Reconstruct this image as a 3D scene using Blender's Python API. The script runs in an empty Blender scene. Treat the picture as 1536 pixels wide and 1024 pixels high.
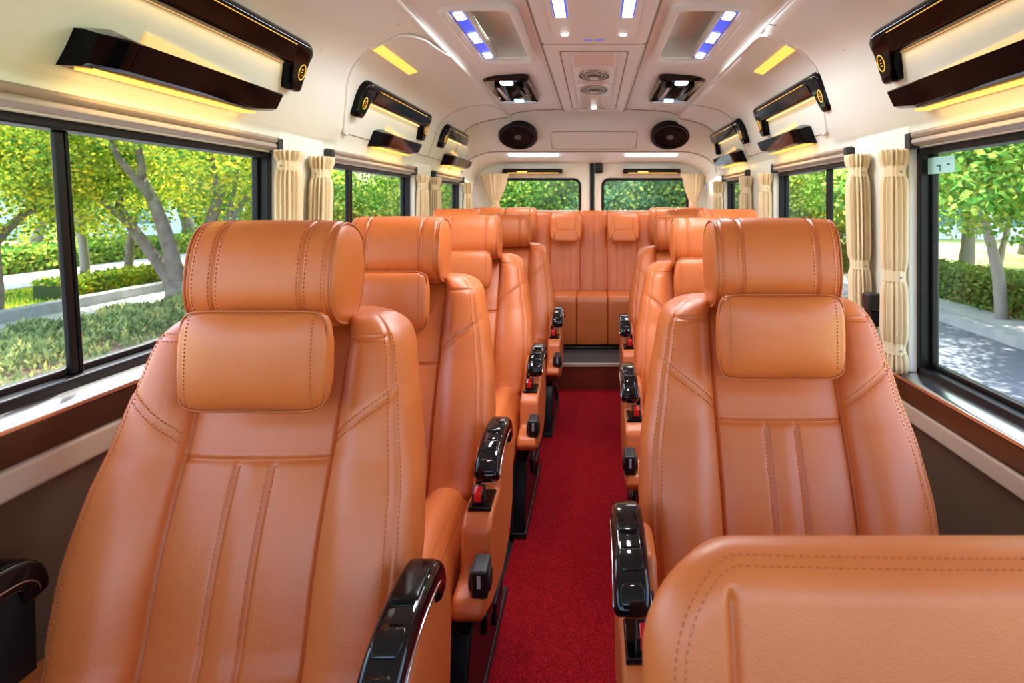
import bpy, bmesh, math, random
from mathutils import Vector, Matrix, Euler
random.seed(7)
PI = math.pi
COL = bpy.context.scene.collection
C = 1.2            # eye height above the van floor
F = 970.0          # focal length in pixels of the 1536 wide frame
VX, HY = 891.0, 306.0
GZ = -0.65         # street level
WL, WR = 1.0, 0.93 # distance of the side walls

# ------------------------------------------------------------------ materials
def nodes(name):
    m = bpy.data.materials.new(name); m.use_nodes = True
    nt = m.node_tree; b = nt.nodes['Principled BSDF']
    return m, nt, b

def mat(name, col, rough=0.5, metal=0.0, bump=None, var=None, coat=0.0, spec=0.5, sheen=0.0, emit=None, estr=1.0, subs=0):
    """bump=(scale, strength, dist), var=(scale, second colour, amount)"""
    m, nt, b = nodes(name)
    b.inputs['Base Color'].default_value = (*col, 1)
    b.inputs['Roughness'].default_value = rough
    b.inputs['Metallic'].default_value = metal
    b.inputs['Coat Weight'].default_value = coat
    b.inputs['Coat Roughness'].default_value = 0.05
    b.inputs['Specular IOR Level'].default_value = spec
    b.inputs['Sheen Weight'].default_value = sheen
    tc = nt.nodes.new('ShaderNodeTexCoord')
    if var:
        n = nt.nodes.new('ShaderNodeTexNoise'); n.inputs['Scale'].default_value = var[0]; n.inputs['Detail'].default_value = 5
        nt.links.new(tc.outputs['Object'], n.inputs['Vector'])
        r = nt.nodes.new('ShaderNodeValToRGB')
        r.color_ramp.elements[0].position = 0.5 - var[2]; r.color_ramp.elements[1].position = 0.5 + var[2]
        r.color_ramp.elements[0].color = (*col, 1); r.color_ramp.elements[1].color = (*var[1], 1)
        nt.links.new(n.outputs['Fac'], r.inputs['Fac']); nt.links.new(r.outputs['Color'], b.inputs['Base Color'])
    if bump:
        n = nt.nodes.new('ShaderNodeTexNoise'); n.inputs['Scale'].default_value = bump[0]; n.inputs['Detail'].default_value = 4
        nt.links.new(tc.outputs['Object'], n.inputs['Vector'])
        bp = nt.nodes.new('ShaderNodeBump'); bp.inputs['Strength'].default_value = bump[1]; bp.inputs['Distance'].default_value = bump[2]
        nt.links.new(n.outputs['Fac'], bp.inputs['Height']); nt.links.new(bp.outputs['Normal'], b.inputs['Normal'])
    if emit:
        b.inputs['Emission Color'].default_value = (*emit, 1); b.inputs['Emission Strength'].default_value = estr
    return m

def leather_mat(name, col, col2):
    m, nt, b = nodes(name)
    tc = nt.nodes.new('ShaderNodeTexCoord')
    n1 = nt.nodes.new('ShaderNodeTexNoise'); n1.inputs['Scale'].default_value = 7; n1.inputs['Detail'].default_value = 3
    r = nt.nodes.new('ShaderNodeValToRGB')
    r.color_ramp.elements[0].position = 0.35; r.color_ramp.elements[1].position = 0.7
    r.color_ramp.elements[0].color = (*col, 1); r.color_ramp.elements[1].color = (*col2, 1)
    nt.links.new(tc.outputs['Object'], n1.inputs['Vector']); nt.links.new(n1.outputs['Fac'], r.inputs['Fac'])
    nt.links.new(r.outputs['Color'], b.inputs['Base Color'])
    vo = nt.nodes.new('ShaderNodeTexVoronoi'); vo.inputs['Scale'].default_value = 620
    n2 = nt.nodes.new('ShaderNodeTexNoise'); n2.inputs['Scale'].default_value = 160; n2.inputs['Detail'].default_value = 5
    nt.links.new(tc.outputs['Object'], vo.inputs['Vector']); nt.links.new(tc.outputs['Object'], n2.inputs['Vector'])
    mx = nt.nodes.new('ShaderNodeMath'); mx.operation = 'ADD'
    nt.links.new(vo.outputs['Distance'], mx.inputs[0]); nt.links.new(n2.outputs['Fac'], mx.inputs[1])
    bp = nt.nodes.new('ShaderNodeBump'); bp.inputs['Strength'].default_value = 0.18; bp.inputs['Distance'].default_value = 0.0010
    nt.links.new(mx.outputs[0], bp.inputs['Height']); nt.links.new(bp.outputs['Normal'], b.inputs['Normal'])
    b.inputs['Roughness'].default_value = 0.37
    b.inputs['Specular IOR Level'].default_value = 0.6
    return m

def glass_mat(name, tint, refl=0.06):
    m = bpy.data.materials.new(name); m.use_nodes = True
    nt = m.node_tree; nt.nodes.clear()
    out = nt.nodes.new('ShaderNodeOutputMaterial')
    tr = nt.nodes.new('ShaderNodeBsdfTransparent'); tr.inputs['Color'].default_value = (*tint, 1)
    gl = nt.nodes.new('ShaderNodeBsdfGlossy'); gl.inputs['Roughness'].default_value = 0.02
    fr = nt.nodes.new('ShaderNodeLayerWeight'); fr.inputs['Blend'].default_value = 0.5
    pw = nt.nodes.new('ShaderNodeMath'); pw.operation = 'POWER'; pw.inputs[1].default_value = 5.0
    ma = nt.nodes.new('ShaderNodeMath'); ma.operation = 'MULTIPLY_ADD'; ma.inputs[1].default_value = 0.5; ma.inputs[2].default_value = refl * 0.5
    mx = nt.nodes.new('ShaderNodeMixShader')
    nt.links.new(fr.outputs['Facing'], pw.inputs[0]); nt.links.new(pw.outputs[0], ma.inputs[0])
    nt.links.new(ma.outputs[0], mx.inputs['Fac']); nt.links.new(tr.outputs[0], mx.inputs[1]); nt.links.new(gl.outputs[0], mx.inputs[2])
    nt.links.new(mx.outputs[0], out.inputs['Surface'])
    return m

def leaf_mat(name, cols, trans=0.5):
    m = bpy.data.materials.new(name); m.use_nodes = True
    nt = m.node_tree; nt.nodes.clear()
    out = nt.nodes.new('ShaderNodeOutputMaterial')
    geo = nt.nodes.new('ShaderNodeNewGeometry')
    n = nt.nodes.new('ShaderNodeTexNoise'); n.inputs['Scale'].default_value = 1.1; n.inputs['Detail'].default_value = 2
    nt.links.new(geo.outputs['Position'], n.inputs['Vector'])
    ad = nt.nodes.new('ShaderNodeMath'); ad.operation = 'MULTIPLY_ADD'; ad.inputs[1].default_value = 0.5
    nt.links.new(geo.outputs['Random Per Island'], ad.inputs[0])
    ml = nt.nodes.new('ShaderNodeMath'); ml.operation = 'MULTIPLY'; ml.inputs[1].default_value = 0.5
    nt.links.new(n.outputs['Fac'], ml.inputs[0]); nt.links.new(ml.outputs[0], ad.inputs[2])
    r = nt.nodes.new('ShaderNodeValToRGB')
    while len(r.color_ramp.elements) < len(cols): r.color_ramp.elements.new(0.5)
    for i, c in enumerate(cols):
        r.color_ramp.elements[i].position = 0.2 + 0.6 * i / (len(cols) - 1); r.color_ramp.elements[i].color = (*c, 1)
    nt.links.new(ad.outputs[0], r.inputs['Fac'])
    d = nt.nodes.new('ShaderNodeBsdfDiffuse'); t = nt.nodes.new('ShaderNodeBsdfTranslucent')
    nt.links.new(r.outputs['Color'], d.inputs['Color']); nt.links.new(r.outputs['Color'], t.inputs['Color'])
    mx = nt.nodes.new('ShaderNodeMixShader'); mx.inputs['Fac'].default_value = trans
    nt.links.new(d.outputs[0], mx.inputs[1]); nt.links.new(t.outputs[0], mx.inputs[2]); nt.links.new(mx.outputs[0], out.inputs['Surface'])
    return m

M = {}
M['leather'] = leather_mat('tan_leather', (0.61, 0.140, 0.030), (0.66, 0.161, 0.037))
M['stitch'] = mat('stitch_thread', (0.43, 0.105, 0.025), 0.6)
M['seam'] = mat('leather_piping', (0.50, 0.125, 0.030), 0.4)
M['black'] = mat('piano_black', (0.003, 0.003, 0.004), 0.05, spec=0.42)
M['blackw'] = mat('black_lacquer', (0.002, 0.002, 0.003), 0.08, spec=0.12)
M['blackpad'] = mat('gloss_black_inlay', (0.004, 0.003, 0.003), 0.10, spec=0.2)
M['matte'] = mat('matte_black_plastic', (0.010, 0.010, 0.011), 0.45)
M['rubber'] = mat('black_rubber', (0.006, 0.006, 0.007), 0.35, spec=0.22)
M['chrome'] = mat('bright_trim', (0.7, 0.7, 0.72), 0.15, 1.0)
M['alu'] = mat('satin_aluminium', (0.72, 0.73, 0.74), 0.22, 1.0)
M['beige'] = mat('cream_headliner', (0.78, 0.78, 0.70), 0.45, bump=(260, 0.08, 0.001))
M['beige2'] = mat('cream_panel', (0.80, 0.79, 0.71), 0.42)
M['groove'] = mat('panel_gap', (0.30, 0.20, 0.13), 0.7)
M['taupe'] = mat('shade_fabric', (0.36, 0.285, 0.23), 0.5)
M['brown'] = mat('brown_gloss_panel', (0.034, 0.013, 0.006), 0.25, coat=0.15)
M['dark'] = mat('dark_brown_panel', (0.075, 0.042, 0.024), 0.55, bump=(300, 0.1, 0.001))
M['rail'] = mat('beige_wall_rail', (0.50, 0.39, 0.29), 0.35)
M['floor'] = mat('black_floor', (0.012, 0.011, 0.011), 0.5)
M['carpet'] = mat('red_carpet', (0.24, 0.0025, 0.006), 0.95, bump=(300, 1.0, 0.02), var=(260, (0.74, 0.012, 0.024), 0.14), sheen=0.0, spec=0.1)
M['greycarpet'] = mat('grey_brown_carpet', (0.055, 0.042, 0.034), 0.9, bump=(300, 0.6, 0.006))
M['wood'] = mat('red_brown_step', (0.16, 0.028, 0.014), 0.25, coat=0.4)
M['curtain'] = mat('cream_curtain', (0.78, 0.63, 0.40), 0.8, bump=(300, 0.1, 0.001))
M['red'] = mat('red_button', (0.85, 0.02, 0.015), 0.3, coat=0.3)
M['glass'] = glass_mat('window_glass', (0.97, 0.985, 0.98))
M['glassr'] = glass_mat('rear_glass', (0.92, 0.98, 0.98))
M['gold'] = mat('amber_ring', (0.8, 0.42, 0.05), 0.3, emit=(1.0, 0.5, 0.05), estr=0.35)
M['amber'] = mat('amber_light', (1, 0.6, 0.15), 0.4, emit=(1.0, 0.47, 0.07), estr=0.8)
M['warm'] = mat('warm_light', (1, 0.8, 0.4), 0.4, emit=(1.0, 0.72, 0.28), estr=0.75)
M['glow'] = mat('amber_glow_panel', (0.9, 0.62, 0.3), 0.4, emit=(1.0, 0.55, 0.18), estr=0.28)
M['white'] = mat('white_led', (1, 1, 1), 0.4, emit=(0.92, 0.97, 1.0), estr=4.0)
M['blue'] = mat('blue_led', (0.02, 0.08, 0.9), 0.3, emit=(0.02, 0.10, 1.0), estr=0.40)
M['cone'] = mat('speaker_mesh', (0.004, 0.004, 0.004), 0.75, bump=(900, 0.6, 0.002))
M['dust'] = mat('grey_dust_cap', (0.12, 0.12, 0.125), 0.35)
M['clear'] = mat('pale_plastic', (0.72, 0.64, 0.55), 0.25)
M['sticker'] = mat('pale_cyan_sticker', (0.45, 0.80, 0.85), 0.4)
# outdoors
M['asphalt'] = mat('asphalt', (0.085, 0.10, 0.125), 0.9, bump=(40, 0.4, 0.01), var=(1.5, (0.11, 0.125, 0.15), 0.2))
M['paving'] = mat('pale_paving', (0.42, 0.41, 0.39), 0.9, var=(2.0, (0.50, 0.49, 0.47), 0.2))
M['kerb'] = mat('kerb_stone', (0.36, 0.36, 0.35), 0.9, var=(6.0, (0.28, 0.28, 0.27), 0.2))
M['lawn'] = mat('lawn', (0.20, 0.30, 0.05), 0.9, var=(3.0, (0.40, 0.42, 0.10), 0.25))
M['soil'] = mat('soil', (0.12, 0.075, 0.045), 0.95, var=(5.0, (0.20, 0.13, 0.08), 0.2))
M['bark'] = mat('grey_bark', (0.13, 0.105, 0.085), 0.9, bump=(25, 0.8, 0.03), var=(6.0, (0.24, 0.20, 0.17), 0.2))
M['bark2'] = mat('pale_bark', (0.30, 0.26, 0.22), 0.9, bump=(25, 0.6, 0.03))
M['wallw'] = mat('white_render', (0.85, 0.87, 0.88), 0.8)
M['wallg'] = mat('pale_blue_render', (0.60, 0.74, 0.80), 0.8)
M['winb'] = mat('teal_window', (0.08, 0.20, 0.24), 0.1)
M['postg'] = mat('grey_post', (0.45, 0.5, 0.55), 0.5)
M['leafY'] = leaf_mat('yellow_green_leaves', [(0.03, 0.13, 0.03), (0.16, 0.34, 0.05), (0.48, 0.54, 0.05), (0.92, 0.72, 0.06)], 0.55)
M['leafG'] = leaf_mat('green_leaves', [(0.05, 0.17, 0.03), (0.12, 0.30, 0.05), (0.28, 0.45, 0.08), (0.65, 0.62, 0.10)], 0.5)
M['leafB'] = leaf_mat('bluish_green_leaves', [(0.04, 0.13, 0.06), (0.09, 0.22, 0.11), (0.20, 0.34, 0.14), (0.60, 0.58, 0.10)], 0.45)
M['cover'] = leaf_mat('ground_cover_leaves', [(0.07, 0.13, 0.05), (0.17, 0.25, 0.10), (0.30, 0.36, 0.15), (0.62, 0.55, 0.16)], 0.4)
M['hedge'] = leaf_mat('hedge_leaves', [(0.07, 0.15, 0.03), (0.14, 0.26, 0.05), (0.26, 0.36, 0.08), (0.42, 0.30, 0.08)], 0.35)
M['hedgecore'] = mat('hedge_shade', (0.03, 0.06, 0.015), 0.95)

# ------------------------------------------------------------------ mesh kit
class MB:
    def __init__(self): self.v = []; self.f = []; self.mi = []
    def add(self, vs, fs, mi=0):
        b = len(self.v); self.v += [tuple(p) for p in vs]
        for f in fs: self.f.append([b + i for i in f]); self.mi.append(mi)
    def box(self, c, s, rot=None, mi=0):
        x, y, z = s[0] / 2, s[1] / 2, s[2] / 2
        vs = [Vector((sx * x, sy * y, sz * z)) for sx in (-1, 1) for sy in (-1, 1) for sz in (-1, 1)]
        if rot is not None:
            R = Euler(rot).to_matrix(); vs = [R @ p for p in vs]
        vs = [p + Vector(c) for p in vs]
        self.add(vs, [(0, 1, 3, 2), (4, 6, 7, 5), (0, 4, 5, 1), (2, 3, 7, 6), (0, 2, 6, 4), (1, 5, 7, 3)], mi)
    def span(self, x0, x1, y0, y1, z0, z1, mi=0):
        self.box(((x0 + x1) / 2, (y0 + y1) / 2, (z0 + z1) / 2), (abs(x1 - x0), abs(y1 - y0), abs(z1 - z0)), None, mi)
    def loft(self, rings, cap=True, closed=True, mi=0):
        n = len(rings[0]); vs = [p for r in rings for p in r]; fs = []
        for i in range(len(rings) - 1):
            for j in range(n if closed else n - 1):
                a = i * n + j; b = i * n + (j + 1) % n
                fs.append((a, b, b + n, a + n))
        if cap:
            fs.append(tuple(range(n))[::-1]); fs.append(tuple((len(rings) - 1) * n + j for j in range(n)))
        self.add(vs, fs, mi)
    def strip_cap(self, fr, bk, mi=0):
        n = len(fr); m = len(bk)
        bk = bk[::-1]
        idx = [min(m - 1, round(i * (m - 1) / (n - 1))) for i in range(n)]
        self.add(fr + [bk[k] for k in idx], [(i, i + 1, n + i + 1, n + i) for i in range(n - 1)], mi)
    def tube(self, pts, r, n=8, cap=True, mi=0, closed=False):
        pts = [Vector(p) for p in pts]; N = len(pts); rings = []
        rr = r if isinstance(r, (list, tuple)) else [r] * N
        prev = None
        for i in range(N):
            if closed: t = pts[(i + 1) % N] - pts[i - 1]
            else: t = pts[min(i + 1, N - 1)] - pts[max(i - 1, 0)]
            t.normalize()
            if prev is None:
                u = t.orthogonal().normalized()
            else:
                u = prev - t * prev.dot(t)
                if u.length < 1e-6: u = t.orthogonal()
                u.normalize()
            prev = u; w = t.cross(u)
            rings.append([pts[i] + (u * math.cos(2 * PI * k / n) + w * math.sin(2 * PI * k / n)) * rr[i] for k in range(n)])
        if closed: rings.append(rings[0]); cap = False
        self.loft(rings, cap, True, mi)
    def prism(self, poly, lo, hi, axis='x', mi=0):
        """poly in the two other axes, extruded from lo to hi along axis"""
        def p3(a, b, h): return (h, a, b) if axis == 'x' else (a, h, b) if axis == 'y' else (a, b, h)
        n = len(poly)
        vs = [p3(a, b, lo) for a, b in poly] + [p3(a, b, hi) for a, b in poly]
        fs = [tuple(range(n))[::-1], tuple(range(n, 2 * n))] + [(i, (i + 1) % n, n + (i + 1) % n, n + i) for i in range(n)]
        self.add(vs, fs, mi)
    def build(self, name, mats, parent=None, smooth=True, bevel=0, seg=3, loc=None, angle=None, recalc=True):
        me = bpy.data.meshes.new(name); me.from_pydata(self.v, [], self.f)
        if not isinstance(mats, (list, tuple)): mats = [mats]
        for m in mats: me.materials.append(m)
        for p, i in zip(me.polygons, self.mi): p.material_index = i
        if recalc:
            bm = bmesh.new(); bm.from_mesh(me); bmesh.ops.recalc_face_normals(bm, faces=bm.faces); bm.to_mesh(me); bm.free()
        if smooth: me.shade_smooth()
        if angle:
            me.set_sharp_from_angle(angle=math.radians(angle))
        me.update()
        o = bpy.data.objects.new(name, me); COL.objects.link(o)
        if bevel:
            b = o.modifiers.new('b', 'BEVEL'); b.width = bevel; b.segments = seg; b.limit_method = 'ANGLE'; b.angle_limit = math.radians(32)
            w = o.modifiers.new('w', 'WEIGHTED_NORMAL'); w.keep_sharp = False
        if parent: o.parent = parent
        if loc: o.location = loc
        return o

def tag(o, label=None, cat=None, group=None, kind=None):
    if label: o['label'] = label
    if cat: o['category'] = cat
    if group: o['group'] = group
    if kind: o['kind'] = kind
    return o
def empty(name, loc=(0, 0, 0), rz=0):
    o = bpy.data.objects.new(name, None); COL.objects.link(o); o.location = loc; o.rotation_euler.z = rz; o.empty_display_size = 0.1
    return o
def copy_tree(o, parent=None):
    c = o.copy(); COL.objects.link(c)
    if parent: c.parent = parent
    for ch in list(o.children): copy_tree(ch, c)
    return c
def lerp(a, b, t): return a + (b - a) * t
def table(tb, x):
    if x <= tb[0][0]: return tb[0][1]
    for (a, fa), (b, fb) in zip(tb, tb[1:]):
        if x <= b:
            t = (x - a) / (b - a); t = t * t * (3 - 2 * t) * 0.35 + t * 0.65
            return lerp(fa, fb, t)
    return tb[-1][1]
def spline(pts, k=6):
    """Catmull-Rom through pts (tuples of any length)"""
    out = []; n = len(pts)
    for i in range(n - 1):
        p0, p1, p2, p3 = pts[max(i - 1, 0)], pts[i], pts[i + 1], pts[min(i + 2, n - 1)]
        for j in range(k):
            t = j / k
            out.append(tuple(0.5 * (2 * b + (c - a) * t + (2 * a - 5 * b + 4 * c - d) * t * t + (3 * b - a - 3 * c + d) * t ** 3) for a, b, c, d in zip(p0, p1, p2, p3)))
    out.append(tuple(pts[-1])); return out
def rrect(w, h, r, n=5):
    """rounded rectangle loop, half sizes w, h"""
    out = []
    for cx, cy, a0 in ((w - r, h - r, 0), (-w + r, h - r, 90), (-w + r, -h + r, 180), (w - r, -h + r, 270)):
        for k in range(n + 1):
            a = math.radians(a0 + 90 * k / n); out.append((cx + r * math.cos(a), cy + r * math.sin(a)))
    return out
def superell(a, b, e, n):
    out = []
    for k in range(n):
        t = 2 * PI * k / n; c, s = math.cos(t), math.sin(t)
        out.append((a * math.copysign(abs(c) ** (2 / e), c), b * math.copysign(abs(s) ** (2 / e), s)))
    return out
def gau(d, w): return math.exp(-(d / w) ** 2)
def stitches(mb, pts, nrm, pitch=0.0080, ln=0.0052, wd=0.0017, ht=0.0010):
    """dashes along a polyline that lies on a surface"""
    acc = 0.0; nxt = pitch * 0.5
    for a, b, na in zip(pts, pts[1:], nrm):
        a = Vector(a); b = Vector(b); d = (b - a).length
        if d < 1e-7: continue
        t = (b - a) / d
        while nxt <= acc + d:
            p = a + t * (nxt - acc); n = (na - t * na.dot(t)).normalized(); s = t.cross(n)
            q = []
            for i in (-1, 1):
                for j in (-1, 1):
                    q.append(p + t * (i * ln / 2) + s * (j * wd / 2) - n * 0.0008)
            for i in (-1, 1):
                for j in (-1, 1):
                    q.append(p + t * (i * ln / 3) + s * (j * wd / 3) + n * ht)
            mb.add(q, [(4, 5, 7, 6), (0, 1, 5, 4), (2, 6, 7, 3), (0, 4, 6, 2), (1, 3, 7, 5)])
            nxt += pitch
        acc += d

# ------------------------------------------------------------------ the passenger seat
PW = 0.133
WT = [(0.40, 0.272), (0.45, 0.282), (0.52, 0.290), (0.60, 0.293), (0.70, 0.285), (0.82, 0.262), (0.90, 0.244), (0.95, 0.233), (1.0, 0.226)]
ZB, ZT, RB = 0.395, 0.988, 0.058
def inset(z):
    i = 0
    if z > ZT - RB: i = RB - math.sqrt(max(0, RB * RB - (z - ZT + RB) ** 2))
    elif z < ZB + RB: i = RB - math.sqrt(max(0, RB * RB - (ZB + RB - z) ** 2))
    return i
def spine(z): return 0.045 + 0.42 * (z - 0.48) - 0.012 * math.sin(PI * max(0, min(1, (z - 0.48) / 0.28)))
def zdiag(q): return 0.768 + 0.100 * q ** 0.62
def front(x, z):
    """front surface of the backrest at nominal (x, z): returns y"""
    w = table(WT, z); ax = abs(x)
    y = spine(z)
    top = max(0, (z - 0.80) / 0.19); top = min(1, top)
    if ax <= PW:
        u = ax / PW
        y -= 0.012 * (1 - u ** 4) * (1 - 0.8 * top)
        y += 0.018 * top
        y += 0.008 * gau(PW - ax, 0.004)
        y += 0.0065 * gau(z - 0.746, 0.0042)
        if z < 0.752:
            k = min(1, (0.752 - z) / 0.02)
            y += k * 0.0068 * gau(ax - 0.031, 0.0048) - k * 0.004 * gau(ax, 0.016)
    else:
        q = min(1, (ax - PW) / (w - PW))
        b = 0.052 * (1 - abs(2 * q - 0.86) ** 2.4 / 0.86 ** 2.4 * 0.80) if q < 0.43 else 0.052 * (1 - ((q - 0.43) / 0.57) ** 2.2 * 0.55)
        if q > 0.72: b -= 0.040 * (1 - math.sqrt(max(0, 1 - ((q - 0.72) / 0.28) ** 2)))
        y -= b
        y += 0.008 * gau(ax - PW, 0.004)
        y += 0.0062 * gau((z - zdiag(q)) * 0.72, 0.0042)
        y += 0.0055 * gau(q - 0.83, 0.024)
        if q < 0.83: y += 0.005 * gau(z - 0.952, 0.004)
    return y
def surf(x, z):
    i = inset(z); w = table(WT, z)
    return Vector((x * (w - i) / w, front(x, z) + i * 0.85, z))
def qx(q, z, s): return s * (PW + q * (table(WT, z) - PW))
def nrm(x, z):
    e = 0.003
    n = (surf(x + e, z) - surf(x - e, z)).cross(surf(x, z + e) - surf(x, z - e))
    n.normalize()
    return n if n.y < 0 else -n

def backrest_mesh():
    cx = sorted(set([round(PW * (k / 17), 5) for k in range(18)] + [0.022, 0.026, 0.0285, 0.031, 0.0335, 0.036, 0.040, 0.1245, 0.1275, 0.130, 0.1325]))
    qs = [0.012, 0.025, 0.045, 0.075, 0.12, 0.18, 0.25, 0.33, 0.41, 0.49, 0.57, 0.65, 0.71, 0.76, 0.79, 0.81, 0.83, 0.85, 0.87, 0.90, 0.93, 0.955, 0.975, 0.99, 1.0]
    cols = [('q', q, -1) for q in reversed(qs)] + [('x', -x, 0) for x in reversed(cx) if x > 0] + [('x', x, 0) for x in cx] + [('q', q, 1) for q in qs]
    zs = set()
    k = 0
    while k <= 96: zs.add(round(lerp(ZB, ZT, k / 96), 5)); k += 1
    for zc in (0.746, 0.952):
        for d in (-0.008, -0.005, -0.0025, 0, 0.0025, 0.005, 0.008): zs.add(round(zc + d, 5))
    for a in range(0, 91, 10):
        zs.add(round(ZT - RB + RB * math.sin(math.radians(a)), 5)); zs.add(round(ZB + RB - RB * math.sin(math.radians(a)), 5))
    zs = sorted(zs)
    rings = []
    for z in zs:
        i = inset(z); w = table(WT, z); fr = []
        for kind, a, s in cols:
            x = a if kind == 'x' else qx(a, z, s)
            fr.append(surf(x, z))
        yb = spine(z) + 0.125 - i * 0.6
        bk = []
        m = 24; wi = w - i
        for j in range(m + 1):
            t = 1 - 2 * j / m
            y = yb - 0.05 * abs(t) ** 8
            bk.append(Vector((wi * 1.004 * t, y, z)))
        e = fr[-1]; e0 = fr[0]
        right = [Vector((wi * (1 + 0.006 * math.sin(PI * h)), lerp(e.y, bk[0].y, h), z)) for h in (0.25, 0.5, 0.75)]
        left = [Vector((-wi * (1 + 0.006 * math.sin(PI * h)), lerp(bk[-1].y, e0.y, h), z)) for h in (0.25, 0.5, 0.75)]
        rings.append(fr + right + bk + left)
    mb = MB(); mb.loft(rings, cap=False)
    nf = len(cols)
    for r in (rings[0], rings[-1]): mb.strip_cap(r[:nf], r[nf + 3:nf + 28])
    return mb

def backrest_stitches():
    mb = MB()
    def row(xz):
        stitches(mb, [surf(x, z) for x, z in xz], [nrm(x, z) for x, z in xz])
    zr = [lerp(0.49, 0.738, k / 60) for k in range(61)]
    for c in (-0.031, 0.031):
        for d in (-0.0058, 0.0058): row([(c + d, z) for z in zr])
    row([(lerp(-0.125, 0.125, k / 50), 0.7535) for k in range(51)])
    for s in (-1, 1):
        for d in (-0.0075, 0.0075):
            row([(qx(q, zdiag(q) + d, s), zdiag(q) + d) for q in [0.04 + 0.78 * k / 50 for k in range(51)]])
        for d in (-0.055, 0.055):
            row([(qx(0.83 + d, z, s), z) for z in [lerp(0.49, 0.958, k / 120) for k in range(121)]])
        for d in (-0.006, 0.006):
            row([(qx(q, 0.952 + d, s), 0.952 + d) for q in [0.08 + 0.70 * k / 30 for k in range(31)]])
    return mb

# headrest: a roll lofted along x
HC = (0.232, 1.068)   # centre y, z
def hr_ring(x, k=1.0, n=56, tilt=math.radians(12)):
    out = []
    for a, b in superell(0.086 * k, 0.098 * k, 2.55, n):
        y = a * math.cos(tilt) + b * math.sin(tilt); z = -a * math.sin(tilt) + b * math.cos(tilt)
        out.append(Vector((x, HC[0] + y, HC[1] + z)))
    return out
def headrest_mesh():
    xs = [-0.127 + 0.254 * k / 40 for k in range(41)] + [s * (0.078 + d) for s in (-1, 1) for d in (-0.004, -0.002, 0, 0.002, 0.004)] + [s * d for s in (-1, 1) for d in (0.1165, 0.1185, 0.1205, 0.1225, 0.1245)]
    rings = []
    for x, k in ((-0.140, 0.03), (-0.1395, 0.3), (-0.1375, 0.6), (-0.134, 0.82), (-0.1305, 0.925)): rings.append(hr_ring(x, k))
    for x in sorted(set(round(x, 5) for x in xs)):
        k = 1 + 0.02 * (1 - (x / 0.13) ** 2) - 0.045 * gau(abs(x) - 0.1205, 0.0026) - 0.045 * gau(abs(x) - 0.078, 0.003)
        if abs(x) > 0.1205: k -= 0.05 * ((abs(x) - 0.1205) / 0.0065) ** 2
        rings.append(hr_ring(x, k))
    for x, k in ((0.1305, 0.925), (0.134, 0.82), (0.1375, 0.6), (0.1395, 0.3), (0.140, 0.03)): rings.append(hr_ring(x, k))
    mb = MB(); mb.loft(rings); return mb
def headrest_stitches():
    mb = MB()
    for x in (-0.1145, -0.085, -0.0715, 0.0715, 0.085, 0.1145):
        k = 1.0 + 0.02 * (1 - (x / 0.13) ** 2) + 0.002
        r = hr_ring(x, k, 120); c = Vector((x, HC[0], HC[1]))
        r = r + [r[0]]
        stitches(mb, r, [(p - c).normalized() for p in r])
    return mb

# neck pillow
def pillow_ring(x, t, h, n=48):
    return [Vector((x, a, b)) for a, b in superell(t, h, 3.1, n)]
def pillow_mesh():
    rings = []
    W = 0.122
    for x, k in ((-W - 0.006, 0.05), (-W - 0.0055, 0.4), (-W - 0.004, 0.75), (-W - 0.001, 0.93)): rings.append(pillow_ring(x, 0.0215 * k, 0.060 * k))
    for k in range(49):
        x = -0.1205 + 0.241 * k / 48; u = abs(x) / W
        t = 0.0215 + 0.0245 * (1 - u ** 3.0); h = (0.0835 - 0.003 * (1 - u ** 2)) * (1 - (u * 0.995) ** 9) ** (1 / 9)
        g = 1 - 0.07 * gau(abs(x) - 0.1105, 0.0025)
        rings.append(pillow_ring(x, t * g, h * (1 - 0.02 * gau(abs(x) - 0.1105, 0.0025))))
    for x, k in ((W + 0.001, 0.93), (W + 0.004, 0.75), (W + 0.0055, 0.4), (W + 0.006, 0.05)): rings.append(pillow_ring(x, 0.0215 * k, 0.060 * k))
    mb = MB(); mb.loft(rings); return mb
def pillow_trim():
    mb = MB()
    loop = []
    for k in range(96):
        t = 2 * PI * k / 96; c, q = math.cos(t), math.sin(t)
        loop.append((0.1245 * math.copysign(abs(c) ** 0.25, c), -0.012, 0.0835 * math.copysign(abs(q) ** 0.25, q)))
    mb.tube(loop, 0.0021, 6, closed=True)
    return mb
def pillow_stitches():
    mb = MB()
    for x in (-0.105, 0.105):
        u = abs(x) / 0.122
        r = pillow_ring(x, 0.0215 + 0.0245 * (1 - u ** 3.0) + 0.0003, 0.0800, 100); r = r + [r[0]]
        stitches(mb, r, [(p - Vector((x, 0, 0))).normalized() for p in r], pitch=0.0066, ln=0.0042)
    return mb

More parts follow.
